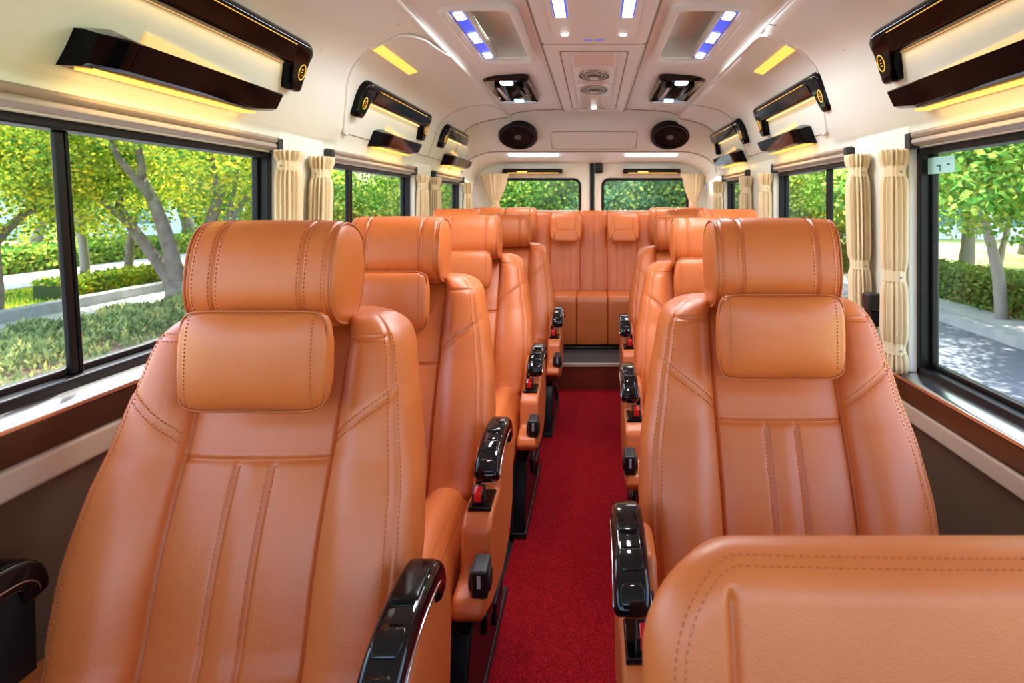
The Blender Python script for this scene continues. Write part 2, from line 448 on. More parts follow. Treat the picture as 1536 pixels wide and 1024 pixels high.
# seat cushion, lofted along y
def cushion_mesh():
    cols = [-1 + 2 * k / 56 for k in range(57)]
    rings = []
    Y0, Y1, R = -0.465, 0.07, 0.07
    ys = [lerp(Y0, Y1, k / 50) for k in range(51)] + [Y0 + R - R * math.sin(math.radians(a)) for a in range(0, 91, 9)]
    for y in sorted(set(round(v, 5) for v in ys)):
        i = 0
        if y < Y0 + R: i = R - math.sqrt(max(0, R * R - (Y0 + R - y) ** 2))
        w = 0.268 - i * 0.25
        topz = 0.424 - i * 0.9 + 0.012 * math.sin(PI * (y - Y0) / (Y1 - Y0))
        ring = []
        for u in cols:
            x = u * w; ax = abs(x)
            if ax < 0.135: dz = -0.004 * (ax / 0.135) ** 4
            else:
                q = (ax - 0.135) / (w - 0.135)
                dz = 0.034 * math.sin(PI * min(1, q * 1.15) ** 0.8) if q < 0.87 else 0.0
                dz = 0.034 * (1 - abs(2 * q - 0.85) ** 2.2 / 0.85 ** 2.2)
                if q > 0.72: dz -= 0.04 * (1 - math.sqrt(max(0, 1 - ((q - 0.72) / 0.28) ** 2)))
            dz -= 0.008 * gau(ax - 0.135, 0.006) + 0.006 * gau(abs(ax - 0.238), 0.004)
            if ax < 0.135: dz -= 0.006 * gau(y + 0.16, 0.006)
            ring.append(Vector((x, y, topz + dz)))
        bz = 0.27 + i * 0.55
        ring += [Vector((w * 1.01, y, lerp(ring[-1].z, bz, h))) for h in (0.3, 0.6)]
        ring += [Vector((w * (0.97 - 1.94 * k / 8), y, bz)) for k in range(9)]
        ring += [Vector((-w * 1.01, y, lerp(bz, ring[0].z, h))) for h in (0.4, 0.7)]
        rings.append(ring)
    mb = MB(); mb.loft(rings); return mb
def cushion_stitches():
    mb = MB()
    for s in (-1, 1):
        for x0 in (0.229, 0.247):
            pts = []
            for k in range(60):
                y = lerp(0.0, -0.44, k / 59); i = 0
                if y < -0.395: i = 0.07 - math.sqrt(max(0, 0.0049 - (-0.395 - y) ** 2))
                w = 0.268 - i * 0.25; q = (x0 - 0.135) / (w - 0.135)
                dz = 0.034 * (1 - abs(2 * q - 0.85) ** 2.2 / 0.85 ** 2.2)
                if q > 0.72: dz -= 0.04 * (1 - math.sqrt(max(0, 1 - ((q - 0.72) / 0.28) ** 2)))
                pts.append(Vector((s * x0, y, 0.424 - i * 0.9 + 0.012 * math.sin(PI * (y + 0.465) / 0.535) + dz)))
            stitches(mb, pts, [Vector((s * 0.5, 0, 1)).normalized()] * len(pts))
    return mb

ARM = spline([(0.052, 0.565), (0.042, 0.597), (0.014, 0.613), (-0.045, 0.616), (-0.10, 0.611), (-0.145, 0.600), (-0.180, 0.583), (-0.198, 0.560)], 5)
def arm_rings(x0, w, h, off=0.0, i0=0, i1=None, endround=True):
    P = ARM[i0:i1]; rings = []; N = len(P)
    for i, (y, z) in enumerate(P):
        a = P[max(i - 1, 0)]; b = P[min(i + 1, N - 1)]
        ty, tz = b[0] - a[0], b[1] - a[1]; l = math.hypot(ty, tz); ty /= l; tz /= l
        ny, nz = tz, -ty   # upwards (path runs towards -y)
        if nz < 0: ny, nz = -ny, -nz
        k = 1.0
        if endround and i in (0, N - 1): k = 0.72
        elif endround and i in (1, N - 2): k = 0.93
        rings.append([Vector((x0 + a_ * k, y + ny * (b_ * k + off), z + nz * (b_ * k + off))) for a_, b_ in rrect(w, h, min(w, h) * 0.55, 5)])
    return rings
def arm_mesh(x0):
    mb = MB(); mb.loft(arm_rings(x0, 0.029, 0.024)); return mb
def arm_pad(x0):
    mb = MB(); mb.loft(arm_rings(x0, 0.0205, 0.004, 0.0225, 8, 20)); return mb
def arm_pad2(x0):
    mb = MB()
    mb.loft(arm_rings(x0, 0.0205, 0.004, 0.0225, 22, 28)); mb.loft(arm_rings(x0, 0.0195, 0.004, 0.0225, 29, 34)); return mb
def arm_line(x0):
    mb = MB()
    for s in (-1, 1):
        pts = []
        for r in arm_rings(x0, 0.0294, 0.024, 0, 3, 33, False):
            c = sum(r, Vector()) / len(r); pts.append(Vector((x0 + s * 0.0292, c.y, c.z - 0.006)))
        mb.tube(pts, 0.0016, 6)
    return mb

def bx(mb, x0, x1, y0, y1, z0, z1): mb.span(x0, x1, y0, y1, z0, z1)
CACHE = {}
def cached(key, fn, name, mats, parent, **kw):
    if key not in CACHE:
        o = fn().build(name, mats, parent, **kw); CACHE[key] = o; return o
    c = CACHE[key].copy(); c.name = name; COL.objects.link(c); c.parent = parent; return c

def make_seat(aisle):
    """aisle = +1: aisle on the seat's +x side"""
    root = empty('passenger_seat')
    b = cached('back', backrest_mesh, 'backrest', M['leather'], root)
    cached('backst', backrest_stitches, 'stitching', M['stitch'], b, smooth=False, recalc=False)
    h = cached('head', headrest_mesh, 'headrest', M['leather'], root)
    cached('headst', headrest_stitches, 'stitching', M['stitch'], h, smooth=False, recalc=False)
    for px in (-0.1295, 0.1295):
        def piping():
            mb = MB(); mb.tube(hr_ring(px, 0.958, 64), 0.0026, 8, closed=True); return mb
        cached(('pipe', px), piping, 'piping', M['seam'], h)
    def posts():
        mb = MB()
        for x in (-0.06, 0.06): mb.tube([(x, 0.285, 0.95), (x, 0.262, 1.02)], 0.008, 10)
        return mb
    cached('post', posts, 'headrest_post', M['matte'], root)
    c = cached('cush', cushion_mesh, 'seat_cushion', M['leather'], root)
    cached('cushst', cushion_stitches, 'stitching', M['stitch'], c, smooth=False, recalc=False)
    for s in (-1, 1):
        x0 = s * 0.327
        if s == aisle or aisle == 1:
          a = cached(('arm', s), lambda: arm_mesh(x0), 'armrest', M['black'], root)
          cached(('pad', s), lambda: arm_pad(x0), 'armrest_pad', M['blackpad'], a)
          cached(('pad2', s), lambda: arm_pad2(x0), 'armrest_pad', M['black'], a)
          cached(('line', s), lambda: arm_line(x0), 'trim_line', M['chrome'], a)
        if s != aisle and aisle == 1:
            def bracket():
                mb = MB(); mb.prism([(0.06, 0.40), (0.055, 0.575), (0.0, 0.592), (-0.03, 0.592), (-0.01, 0.40)], s * 0.312, s * 0.340, 'x'); return mb
            cached(('brk', s), bracket, 'armrest_bracket', M['matte'], root, bevel=0.004)
        def console():
            mb = MB()
            if s != aisle:
                mb.prism([(0.15, 0.44), (-0.20, 0.45), (-0.30, 0.40), (-0.30, 0.33), (0.10, 0.30)], s * 0.276, s * 0.330, 'x'); return mb
            poly = [(0.16, 0.50), (0.12, 0.56), (0.03, 0.588), (-0.06, 0.580), (-0.085, 0.545), (-0.10, 0.500), (-0.215, 0.493), (-0.245, 0.47), (-0.252, 0.42), (-0.262, 0.385), (-0.345, 0.372), (-0.362, 0.345), (-0.345, 0.325), (-0.22, 0.285), (-0.05, 0.262), (0.08, 0.285), (0.15, 0.36)]
            mb.prism(poly, s * 0.276, s * 0.345, 'x'); return mb
        k = cached(('cons', s, aisle), console, 'side_console', M['leather'], root, bevel=0.012, seg=4)
        if s == aisle:
            def tray():
                mb = MB(); bx(mb, s * 0.284, s * 0.338, -0.208, -0.108, 0.488, 0.503); bx(mb, s * 0.286, s * 0.3, -0.12, -0.108, 0.5, 0.55); return mb
            cached(('tray', s), tray, 'buckle_tray', M['black'], root, bevel=0.004)
            def buckle():
                mb = MB(); mb.box((s * 0.306, -0.176, 0.508), (0.030, 0.034, 0.060), (0.35, 0, 0)); return mb
            bu = cached(('buck', s), buckle, 'seat_belt_buckle', M['matte'], root, bevel=0.004)
            def button():
                mb = MB(); mb.box((s * 0.306, -0.187, 0.524), (0.020, 0.026, 0.028), (0.35, 0, 0)); return mb
            cached(('butt', s), button, 'release_button', M['red'], bu, bevel=0.003)
            def knob():
                mb = MB(); mb.box((s * 0.335, -0.315, 0.405), (0.036, 0.062, 0.066), (0.15, 0, 0)); mb.tube([(s * 0.31, -0.315, 0.40), (s * 0.357, -0.315, 0.40)], 0.026, 18); return mb
            kn = cached(('knob', s), knob, 'recline_control', M['matte'], root, bevel=0.007)
            def kn2():
                mb = MB(); mb.box((s * 0.335, -0.3475, 0.410), (0.008, 0.003, 0.030), (0.15, 0, 0)); return mb
            cached(('kn2', s), kn2, 'switch', M['postg'], kn, bevel=0.001)
    def base():
        mb = MB()
        mb.prism([(-0.36, 0.02), (-0.33, 0.27), (0.10, 0.27), (0.17, 0.02)], -0.27, 0.27, 'x')
        return mb
    cached('base', base, 'base', M['matte'], root, bevel=0.01)
    for s in (-1, 1):
        def skirt():
            mb = MB()
            mb.prism([(-0.36, 0.012), (-0.345, 0.16), (-0.28, 0.26), (-0.02, 0.25), (0.16, 0.16), (0.17, 0.012)], s * 0.265, s * 0.308, 'x')
            mb.box((s * 0.312, -0.10, 0.19), (0.016, 0.10, 0.05)); mb.box((s * 0.312, 0.06, 0.12), (0.016, 0.12, 0.06)); return mb
        cached(('skirt', s), skirt, 'base_cover', M['rubber'], root, bevel=0.006)
        def rail():
            mb = MB(); bx(mb, s * 0.262, s * 0.312, -0.36, 0.28, 0.004, 0.032); return mb
        cached(('rail', s), rail, 'floor_rail', M['matte'], root, bevel=0.004)
    return root

def make_pillow():
    p = pillow_mesh().build('neck_pillow', M['leather'])
    pillow_trim().build('piping', M['seam'], p)
    pillow_stitches().build('stitching', M['stitch'], p, smooth=False, recalc=False)
    return p

SEATS = [  # side, x, y, scale, label
    ('L', -0.598, 1.00, 1.0, 'large tan leather seat with pillow filling the lower left corner'),
    ('L', -0.575, 1.70, 0.995, 'tan leather seat second from the camera left of the red carpet, with neck pillow'),
    ('L', -0.548, 2.65, 0.985, 'tan leather seat left of the red carpet, third from the camera'),
    ('L', -0.515, 3.65, 0.975, 'last tan leather seat left of the aisle, beside the rear platform step'),
    ('R', 0.387, 1.20, 1.0, 'tan leather seat with headrest, directly behind the low headless seat back'),
    ('R', 0.440, 2.33, 0.98, 'tan leather seat right of the aisle, second from the camera'),
    ('R', 0.475, 3.42, 0.97, 'last tan leather seat right of the aisle, just ahead of the rear platform'),
]
PILLOW_AT = [0, 1, 2, 4, 5]
PL = {0: 'tan neck pillow hanging on the large seat in the lower left corner', 1: 'tan neck pillow on the second seat left of the aisle',
      2: 'tan neck pillow half hidden on the third seat left of the aisle', 4: 'tan neck pillow on the large seat behind the low headless seat back',
      5: 'tan neck pillow half hidden on the second seat right of the aisle'}
proto = {'L': make_seat(1), 'R': make_seat(-1)}
used = set(); pil0 = make_pillow(); pused = False
for i, (sd, x, y, k, lab) in enumerate(SEATS):
    o = proto[sd] if sd not in used else copy_tree(proto[sd]); used.add(sd)
    o.location = (x, y, 0); o.scale = (k, k, k); tag(o, lab, 'seat', 'tan leather passenger seats')
    if i in PILLOW_AT:
        p = pil0 if not pused else copy_tree(pil0); pused = True
        p.location = (x + (0.022 if i == 0 else -0.012 if i < 3 else -0.012), y + 0.104 * k, 0.934 * k); p.rotation_euler = (math.radians(-3), 0, 0); p.scale = (k, k, k)
        tag(p, PL[i], 'pillow', 'neck pillows on the seats')

# narrow folded window seats: only their tops show over the others
def make_narrow():
    root = empty('folding_seat')
    h = cached('head', headrest_mesh, 'headrest', M['leather'], root)
    cached('headst', headrest_stitches, 'stitching', M['stitch'], h, smooth=False, recalc=False)
    mb = MB(); rings = []
    for k in range(25):
        z = lerp(0.34, 1.0, k / 24); e = min(1, min(z - 0.335, 1.005 - z) / 0.04); e = math.sqrt(1 - (1 - e) ** 2)
        rings.append([Vector((a, 0.05 + 0.20 * (z - 0.34) + b + 0.06, z)) for a, b in rrect(0.10 + 0.025 * e, 0.02 + 0.03 * e, 0.02, 4)])
    mb.loft(rings); mb.build('backrest', M['leather'], root)
    mb = MB(); mb.box((0, 0.04, 0.52), (0.24, 0.07, 0.34), (-0.15, 0, 0)); mb.build('folded_cushion', M['leather'], root, bevel=0.025)
    mb = MB(); mb.box((0, 0.12, 0.18), (0.20, 0.10, 0.36)); mb.build('base', M['matte'], root, bevel=0.01)
    return root
ns = make_narrow()
NS = [(-0.715, 3.17, 1.005, 'narrow folding seat by the window between third and fourth seat left of the aisle'),
      (0.625, 2.80, 1.005, 'narrow folding seat against the wall behind the second seat right of the aisle'),
      (0.60, 4.02, 1.0, 'narrow folding seat just ahead of the rear bench, right side')]
for i, (x, y, k, lab) in enumerate(NS):
    o = ns if i == 0 else copy_tree(ns)
    o.location = (x, y, 0); o.scale = (k * (0.9 if i != 1 else 1.0), k, k); tag(o, lab, 'seat', 'narrow folding window seats')

# low headless seat close to the camera
def near_seat():
    root = empty('passenger_seat', (0.39, 0.50, 0))
    W, ztop, R, RF = 0.344, 0.868, 0.095, 0.034
    def sy(z): return 0.11 + 0.30 * (z - ztop)
    def edge(x, z):
        ax = abs(x); cx, cz = W - R, ztop - R
        if ax > cx and z > cz: return R - math.hypot(ax - cx, z - cz)
        return min(W - ax, ztop - z)
    def sp(x, z):
        ax = abs(x); d = max(0.0, edge(x, z)); y = sy(z)
        y -= 0.014 * (1 - min(1, ax / W) ** 2)
        if d < RF: y += RF - math.sqrt(RF * RF - (RF - d) ** 2)
        if z < ztop - 0.022: y += 0.008 * gau(ax - 0.263, 0.004) * min(1, (ztop - 0.022 - z) / 0.012)
        if ax > 0.263: y -= 0.007 * math.sin(PI * min(1, (ax - 0.263) / (W - 0.263)))
        return Vector((x, y, z))
    def halfw(z): return W - (R - math.sqrt(max(0, R * R - max(0, z - (ztop - R)) ** 2)))
    fine = [0.2575, 0.260, 0.2615, 0.263, 0.2645, 0.266, 0.2685]
    us = sorted(set([-1 + 2 * k / 260 for k in range(261)] + [math.copysign(1 - 0.0025 * k * k / 4, t) for k in range(1, 9) for t in (-1, 1)]))
    zs = sorted(set([round(lerp(0.30, ztop - R, k / 30), 5) for k in range(31)] + [round(ztop - R * (1 - math.sin(math.radians(a))), 5) for a in range(2, 91, 2)] + [round(ztop - 0.0008 * k * k, 5) for k in range(7)]))
    rings = []
    for z in zs:
        w = halfw(z); xs = [u * w for u in us]
        fr = [sp(x, z) for x in xs]
        bk = []
        for k in range(31):
            x = w * (1 - 2 * k / 30); d = max(0.0, edge(x, z)); r2 = 0.05
            yb = sy(z) + 0.075
            if d < r2: yb -= (r2 - math.sqrt(r2 * r2 - (r2 - d) ** 2)) * 0.9
            bk.append(Vector((x, yb, z)))
        rings.append(fr + bk)
    mb = MB(); n = len(us); mb.loft(rings, cap=False)
    mb.strip_cap(rings[-1][:n], rings[-1][n:]); mb.strip_cap(rings[0][:n], rings[0][n:]); b = mb.build('backrest', M['leather'], root)
    mb = MB()
    for ds, dt in ((0.026, 0.0040), (0.035, 0.0095)):
        pts = []; Rs = R - ds; Rt = R - dt
        for k in range(40): pts.append((-(W - ds), lerp(0.45, ztop - R, k / 39)))
        for a in range(3, 91, 3): pts.append((-(W - R) - Rs * math.cos(math.radians(a)), ztop - R + Rt * math.sin(math.radians(a))))
        for k in range(1, 60): pts.append((lerp(-(W - R), W - R, k / 59), ztop - dt))
        for a in range(3, 91, 3): pts.append(((W - R) + Rs * math.sin(math.radians(a)), ztop - R + Rt * math.cos(math.radians(a))))
        P = [sp(x, z) for x, z in pts]; Nn = []
        for x, z in pts:
            e = 0.002; nn = (sp(x + e, z) - sp(x - e, z)).cross(sp(x, z + e) - sp(x, z - e)).normalized(); Nn.append(nn if nn.y < 0 else -nn)
        stitches(mb, P, Nn, pitch=0.0072, ln=0.0048, wd=0.0016)
    mb.build('stitching', M['stitch'], b, smooth=False, recalc=False)
    mb = MB(); mb.box((0, -0.10, 0.36), (0.52, 0.36, 0.14)); mb.build('seat_cushion', M['leather'], root, bevel=0.05, seg=5)
    mb = MB(); mb.prism([(-0.24, 0.0), (-0.2, 0.30), (0.04, 0.30), (0.08, 0.0)], -0.22, 0.22, 'x'); mb.build('base', M['matte'], root, bevel=0.01)
    tag(root, 'low headless tan leather seat back rising from the bottom edge, nearest to the camera', 'seat')
near_seat()

# ------------------------------------------------------------------ rear bench on the platform
def bench():
    root = empty('bench_seat', (0, 4.57, 0.17))
    L = M['leather']
    mb = MB(); mb.prism([(0.03, 0.0), (0.03, 0.02), (0.75, 0.02), (0.75, 0.0)], -0.94, 0.88, 'x'); mb.build('plinth', M['matte'], root)
    cuts = [-0.94, -0.62, -0.352, -0.123, 0.098, 0.333, 0.62, 0.88]
    for a, b in zip(cuts, cuts[1:]):
        mb = MB(); poly = [(0.0, 0.035), (-0.012, 0.12), (-0.012, 0.33), (0.012, 0.375), (0.06, 0.388), (0.24, 0.376), (0.42, 0.362), (0.42, 0.035)]
        mb.prism(poly, a + 0.001, b - 0.001, 'x'); mb.build('seat_cushion', L, root, bevel=0.014, seg=4)
    def bpanel(x0, x1, kind):
        mb = MB(); nx, nz = 36, 60; W = (x1 - x0) / 2; xc = (x0 + x1) / 2
        def f(x, z):
            t = (z - 0.36) / 0.62; y = 0.385 + 0.13 * t
            u = abs(x) / W
            y += 0.012 * u ** 10 - 0.006 * (1 - u ** 2)
            if kind == 'hr':
                y += 0.005 * gau(z - 0.735, 0.006)
                if z < 0.735: y += 0.004 * (gau(abs(x) - 0.035, 0.006) + gau(abs(x) - 0.02, 0.006))
            if kind == 'mid': y += 0.005 * gau(x, 0.004) + 0.003 * gau(z - 0.79, 0.006)
            e = max(0, z - 0.94); y += 0.04 - math.sqrt(max(0, 0.0016 - e * e))
            return y
        rings = []
        for k in range(nz + 1):
            z = lerp(0.36, 0.978, k / nz)
            fr = [Vector((xc + W * (-1 + 2 * j / nx), f(W * (-1 + 2 * j / nx), z), z)) for j in range(nx + 1)]
            yb = 0.385 + 0.13 * (z - 0.36) / 0.62 + 0.10
            rings.append(fr + [Vector((x1, yb, z)), Vector((x0, yb, z))])
        mb.loft(rings); mb.build('back_panel', L, root)
    for a, b, k in ((-0.94, -0.62, 'hr'), (-0.62, -0.338, 'mid2'), (-0.338, -0.107, 'hr'), (-0.107, 0.103, 'mid'), (0.103, 0.335, 'hr'), (0.335, 0.62, 'mid2'), (0.62, 0.88, 'hr')):
        bpanel(a, b, k)
    for xc in (-0.213, 0.225):
        mb = MB(); rings = []
        n = 40
        for k in range(n + 1):
            t = -1 + 2 * k / n; e = (1 - abs(t) ** 4.5) ** (1 / 4.5) if abs(t) < 1 else 0.0
            z = 0.853 + 0.112 * t
            w = 0.126 * (0.93 + 0.07 * (t * 0.6 + 0.4)) * max(e, 0.04); d = 0.048 * max(e, 0.04)
            rings.append([Vector((xc + a, 0.375 + 0.045 * t + b, z)) for a, b in superell(w, d, 4.5, 48)])
        mb.loft(rings); h = mb.build('headrest', L, root)
        mb = MB()
        def hp(x, z): return Vector((xc + x, 0.375 + 0.045 * (z / 0.112) - 0.0475 * (1 - abs(x / 0.127) ** 5) ** 0.2 if abs(x) < 0.12 else 0.36, 0.853 + z))
        for s in (-1, 1):
            mb.tube([hp(s * 0.074, 0.09), hp(s * 0.071, 0.04), hp(s * 0.067, -0.015)], 0.0022, 6)
            mb.tube([hp(s * 0.067, -0.015), hp(s * 0.085, -0.05), hp(s * 0.098, -0.085)], 0.0022, 6)
        mb.tube([hp(lerp(-0.067, 0.067, k / 8), -0.015) for k in range(9)], 0.0024, 6)
        mb.build('seam', M['seam'], h)
    for xc, sx in ((-0.80, 0.93), (-0.555, 0.88), (0.535, 0.86), (0.755, 0.86)):
        h = cached('head', headrest_mesh, 'headrest', M['leather'], root)
        cached('headst', headrest_stitches, 'stitching', M['stitch'], h, smooth=False, recalc=False)
        h.scale = (sx, 1, 1.35); h.location = (xc, 0.13, 1.0 - 1.163 * 1.35 - 0.005)
    tag(root, 'tan leather rear bench across the van on its carpeted platform', 'bench')
bench()

# ------------------------------------------------------------------ the van shell
def zr(z): return z + C
# floor and platform
mb = MB(); mb.span(-1.06, 0.99, -1.2, 5.36, -0.06, 0.0); tag(mb.build('floor', M['floor'], smooth=False), 'dark van floor under the seats', None, None, 'structure')
mb = MB(); mb.span(-0.98, 0.91, 4.19, 5.32, 0.0, 0.165, 0); mb.span(-0.98, 0.91, 4.196, 5.32, 0.165, 0.170, 1); mb.span(-0.98, 0.91, 4.175, 4.20, 0.152, 0.1705, 2)
tag(mb.build('trim_1', [M['wood'], M['greycarpet'], M['rail']], smooth=False), 'raised rear platform with red-brown step face and grey carpet top', None, None, 'structure')
mb = MB(); n = 60
mb.prism([(-0.325, 0.2), (0.30, 0.2), (0.30, 4.17), (-0.245, 4.17)], 0.0005, 0.010, 'z')
tag(mb.build('aisle_carpet', M['carpet'], smooth=False), 'deep red pile carpet running down the aisle between the seats', 'carpet')

mb = MB(); mb.span(-1.06, 0.99, -1.22, -1.15, 0.0, 0.92); mb.prism([(-1.15, 0.92), (-0.80, 0.86), (-0.76, 0.80), (-0.80, 0.55), (-1.15, 0.50)], -0.98, 0.91, 'x')
tag(mb.build('wall_front', M['dark'], bevel=0.01), 'dark dashboard wall below the windscreen opening', None, None, 'structure')
# side walls
ZSL, ZSR, ZWT = -0.358, -0.490, 0.160
YF, YR = -1.15, 5.32
def side_wall(s, W, zs, pillars, name, lab):
    mb = MB()
    def X(a, b): return (s * a, s * b)
    def sp(a, b, y0, y1, z0, z1, mi): mb.span(s * a, s * b, y0, y1, zr(z0), zr(z1), mi)
    sp(W, W + 0.06, YF, YR, -1.2, zs - 0.13, 0)
    mb.prism([(s * W, zr(zs - 0.150)), (s * (W - 0.026), zr(zs - 0.135)), (s * (W - 0.032), zr(zs - 0.085)), (s * (W - 0.020), zr(zs - 0.078)), (s * (W + 0.05), zr(zs - 0.078)), (s * (W + 0.05), zr(zs - 0.145))], YF, YR, 'y', 1)
    sp(W - 0.036, W + 0.06, YF, YR, zs - 0.078, zs - 0.018, 2)
    for y0, y1 in pillars:
        sp(W - 0.012, W + 0.06, y0, y1, zs, 0.25, 3)
    sp(W - 0.005, W + 0.06, YF, YR, ZWT, 0.26, 3)
    o = mb.build(name, [M['dark'], M['rail'], M['brown'], M['beige2']], bevel=0.006, seg=2)
    tag(o, lab, None, None, 'structure')
side_wall(-1, WL, ZSL, [(2.03, 2.36), (3.56, 3.92), (4.84, 5.32)], 'wall_left', 'van side wall with dark panel, brown band and cream posts, beside the left seat row')
side_wall(1, WR, ZSR, [(1.885, 2.27), (3.30, 3.80), (4.56, 5.32)], 'wall_right', 'van side wall with dark panel, brown band and cream posts, beside the right seat row')
mb = MB(); mb.prism([(-WL + 0.040, zr(ZSL - 0.02)), (-WL + 0.040, zr(ZSL - 0.010)), (-WL + 0.030, zr(ZSL - 0.004)), (-WL - 0.02, zr(ZSL + 0.002)), (-WL - 0.06, zr(ZSL + 0.004)), (-WL - 0.06, zr(ZSL - 0.02))], YF, 5.3, 'y')
tag(mb.build('trim_2', M['alu'], bevel=0.003), 'satin aluminium sill under the windows of the left seat row', None, None, 'structure')
mb = MB(); mb.prism([(WR - 0.040, zr(ZSR - 0.02)), (WR - 0.040, zr(ZSR - 0.010)), (WR - 0.030, zr(ZSR - 0.004)), (WR + 0.02, zr(ZSR + 0.002)), (WR + 0.06, zr(ZSR + 0.004)), (WR + 0.06, zr(ZSR - 0.02))], YF, 5.3, 'y')
tag(mb.build('trim_3', M['alu'], bevel=0.003), 'satin aluminium sill under the windows of the right seat row', None, None, 'structure')

def side_window(n, s, W, zs, y0, y1, mull, lab):
    """black frame with inner lip, pane and mullions; y0 < y1"""
    root = empty('window_%d' % n, (0, 0, 0)); tag(root, lab, None, None, 'structure')
    x = s * (W + 0.035); z0, z1 = zr(zs - 0.002), zr(ZWT + 0.004)
    mb = MB(); t = 0.023; d = 0.05
    mb.box((x, (y0 + y1) / 2, z0 + t / 2), (d, y1 - y0, t)); mb.box((x, (y0 + y1) / 2, z1 - t / 2), (d, y1 - y0, t))
    mb.box((x, y0 + t / 2, (z0 + z1) / 2), (d, t, z1 - z0)); mb.box((x, y1 - t / 2, (z0 + z1) / 2), (d, t, z1 - z0))
    mb.box((x + s * 0.012, (y0 + y1) / 2, z0 + t * 1.3), (0.02, y1 - y0 - 2 * t, t * 0.6)); mb.box((x + s * 0.012, y1 - t * 1.3, (z0 + z1) / 2), (0.02, t * 0.6, z1 - z0 - 2 * t))
    mb.build('frame', M['rubber'], root, bevel=0.004)
    for ya, yb, w in mull:
        mb = MB(); mb.prism([(ya - w / 2, z1 - t), (ya + w / 2, z1 - t), (yb + w / 2, z0 + t), (yb - w / 2, z0 + t)], x - 0.007, x + 0.007, 'x')
        mb.prism([(ya + w / 2, z1 - t), (ya + w / 2 + 0.008, z1 - t), (yb + w / 2 + 0.008, z0 + t), (yb + w / 2, z0 + t)], x - 0.010, x + 0.010, 'x')
        mb.build('mullion', M['rubber'], root, bevel=0.004)
    mb = MB(); mb.add([(x, y0 + t, z0 + t), (x, y1 - t, z0 + t), (x, y1 - t, z1 - t), (x, y0 + t, z1 - t)], [(0, 1, 2, 3)])
    mb.build('pane', M['glass'], root, smooth=False)
side_window(1, -1, WL, ZSL, YF, 2.03, [(1.245, 1.285, 0.020)], 'large sliding side window beside the seat in the lower left corner')
side_window(2, -1, WL, ZSL, 2.36, 3.56, [(2.72, 2.72, 0.034)], 'second side window left of the aisle, between two pairs of curtains')
side_window(3, -1, WL, ZSL, 3.92, 4.84, [], 'small rear side window left of the aisle')
side_window(4, 1, WR, ZSR, YF, 1.885, [], 'large side window above the road')
side_window(5, 1, WR, ZSR, 2.27, 3.30, [(2.64, 2.64, 0.034)], 'second side window right of the aisle')
side_window(6, 1, WR, ZSR, 3.80, 4.56, [], 'small rear side window right of the aisle')
mb = MB(); mb.box((WR + 0.030, 1.790, zr(0.108)), (0.001, 0.135, 0.046)); st = mb.build('window_sticker', M['sticker'], smooth=False)
mb = MB(); mb.box((WR + 0.0288, 1.800, zr(0.106)), (0.001, 0.018, 0.004)); mb.box((WR + 0.0288, 1.792, zr(0.100)), (0.001, 0.004, 0.016)); mb.box((WR + 0.0288, 1.75, zr(0.108)), (0.001, 0.014, 0.004))
mb.build('mark', M['winb'], st, smooth=False)
tag(st, 'pale cyan sticker in the top corner of the large window above the road', 'sticker')

# roller shades above the windows
def shade(s, W, y0, y1, lab):
    mb = MB()
    prof = [(W - 0.004, ZWT + 0.005), (W - 0.020, ZWT + 0.006), (W - 0.030, ZWT + 0.016), (W - 0.030, ZWT + 0.026), (W - 0.024, ZWT + 0.0325), (W - 0.030, ZWT + 0.036), (W - 0.033, ZWT + 0.046), (W - 0.028, ZWT + 0.056), (W - 0.012, ZWT + 0.06), (W - 0.004, ZWT + 0.06)]
    mb.prism([(s * a, zr(ZWT + (b - ZWT) * 0.78)) for a, b in prof], y0 + 0.015, y1 - 0.015, 'y'); o = mb.build('roller_shade', M['taupe'], smooth=True, angle=50)
    mb = MB(); 
    for y in (y0, y1 - 0.03): mb.span(s * (W - 0.036), s * (W - 0.004), y, y + 0.03, zr(ZWT - 0.004), zr(ZWT + 0.042))
    mb.build('bracket', M['matte'], o, bevel=0.004)
    tag(o, lab, 'window shade', 'rolled-up window shades')
for s, W, a, b, lab in ((-1, WL, YF, 2.01, 'rolled taupe shade over the big sliding window'), (-1, WL, 2.38, 3.54, 'rolled taupe shade over the second window left of the aisle'), (-1, WL, 3.94, 4.82, 'rolled taupe shade over the small rear window left of the aisle'),
                   (1, WR, YF, 1.865, 'rolled taupe shade over the large window above the road'), (1, WR, 2.29, 3.28, 'rolled taupe shade over the second window right of the aisle'), (1, WR, 3.82, 4.54, 'rolled taupe shade over the small rear window right of the aisle')):
    shade(s, W, a, b, lab)

# ceiling with both coves
def cove(W):
    return spline([(W - 0.006, 0.205), (W - 0.016, 0.245), (W - 0.038, 0.30), (W - 0.062, 0.37), (W - 0.085, 0.44), (W - 0.125, 0.50), (W - 0.19, 0.542), (W - 0.27, 0.567), (W - 0.34, 0.580), (0.575, 0.592)], 5)
FLAT = [(0.575, 0.592), (0.565, 0.606), (0.545, 0.616), (0.515, 0.624), (0.485, 0.630), (0.40, 0.637), (0.285, 0.643), (0.25, 0.645), (0.20, 0.648), (0.12, 0.650), (0.0, 0.652)]
def roofz(x):
    ax = abs(x)
    if ax > 0.575: 
        c = cove(WL if x < 0 else WR)
        for (a, za), (b, zb) in zip(c, c[1:]):
            if b <= ax <= a: return lerp(za, zb, (a - ax) / (a - b))
        return 0.3
    for (a, za), (b, zb) in zip(FLAT, FLAT[1:]):
        if b <= ax <= a: return lerp(za, zb, (a - ax) / (a - b))
def bay(i, n): return lerp(2.46, 2.16, min(1, max(0, (i - 9) / (n - 13))))
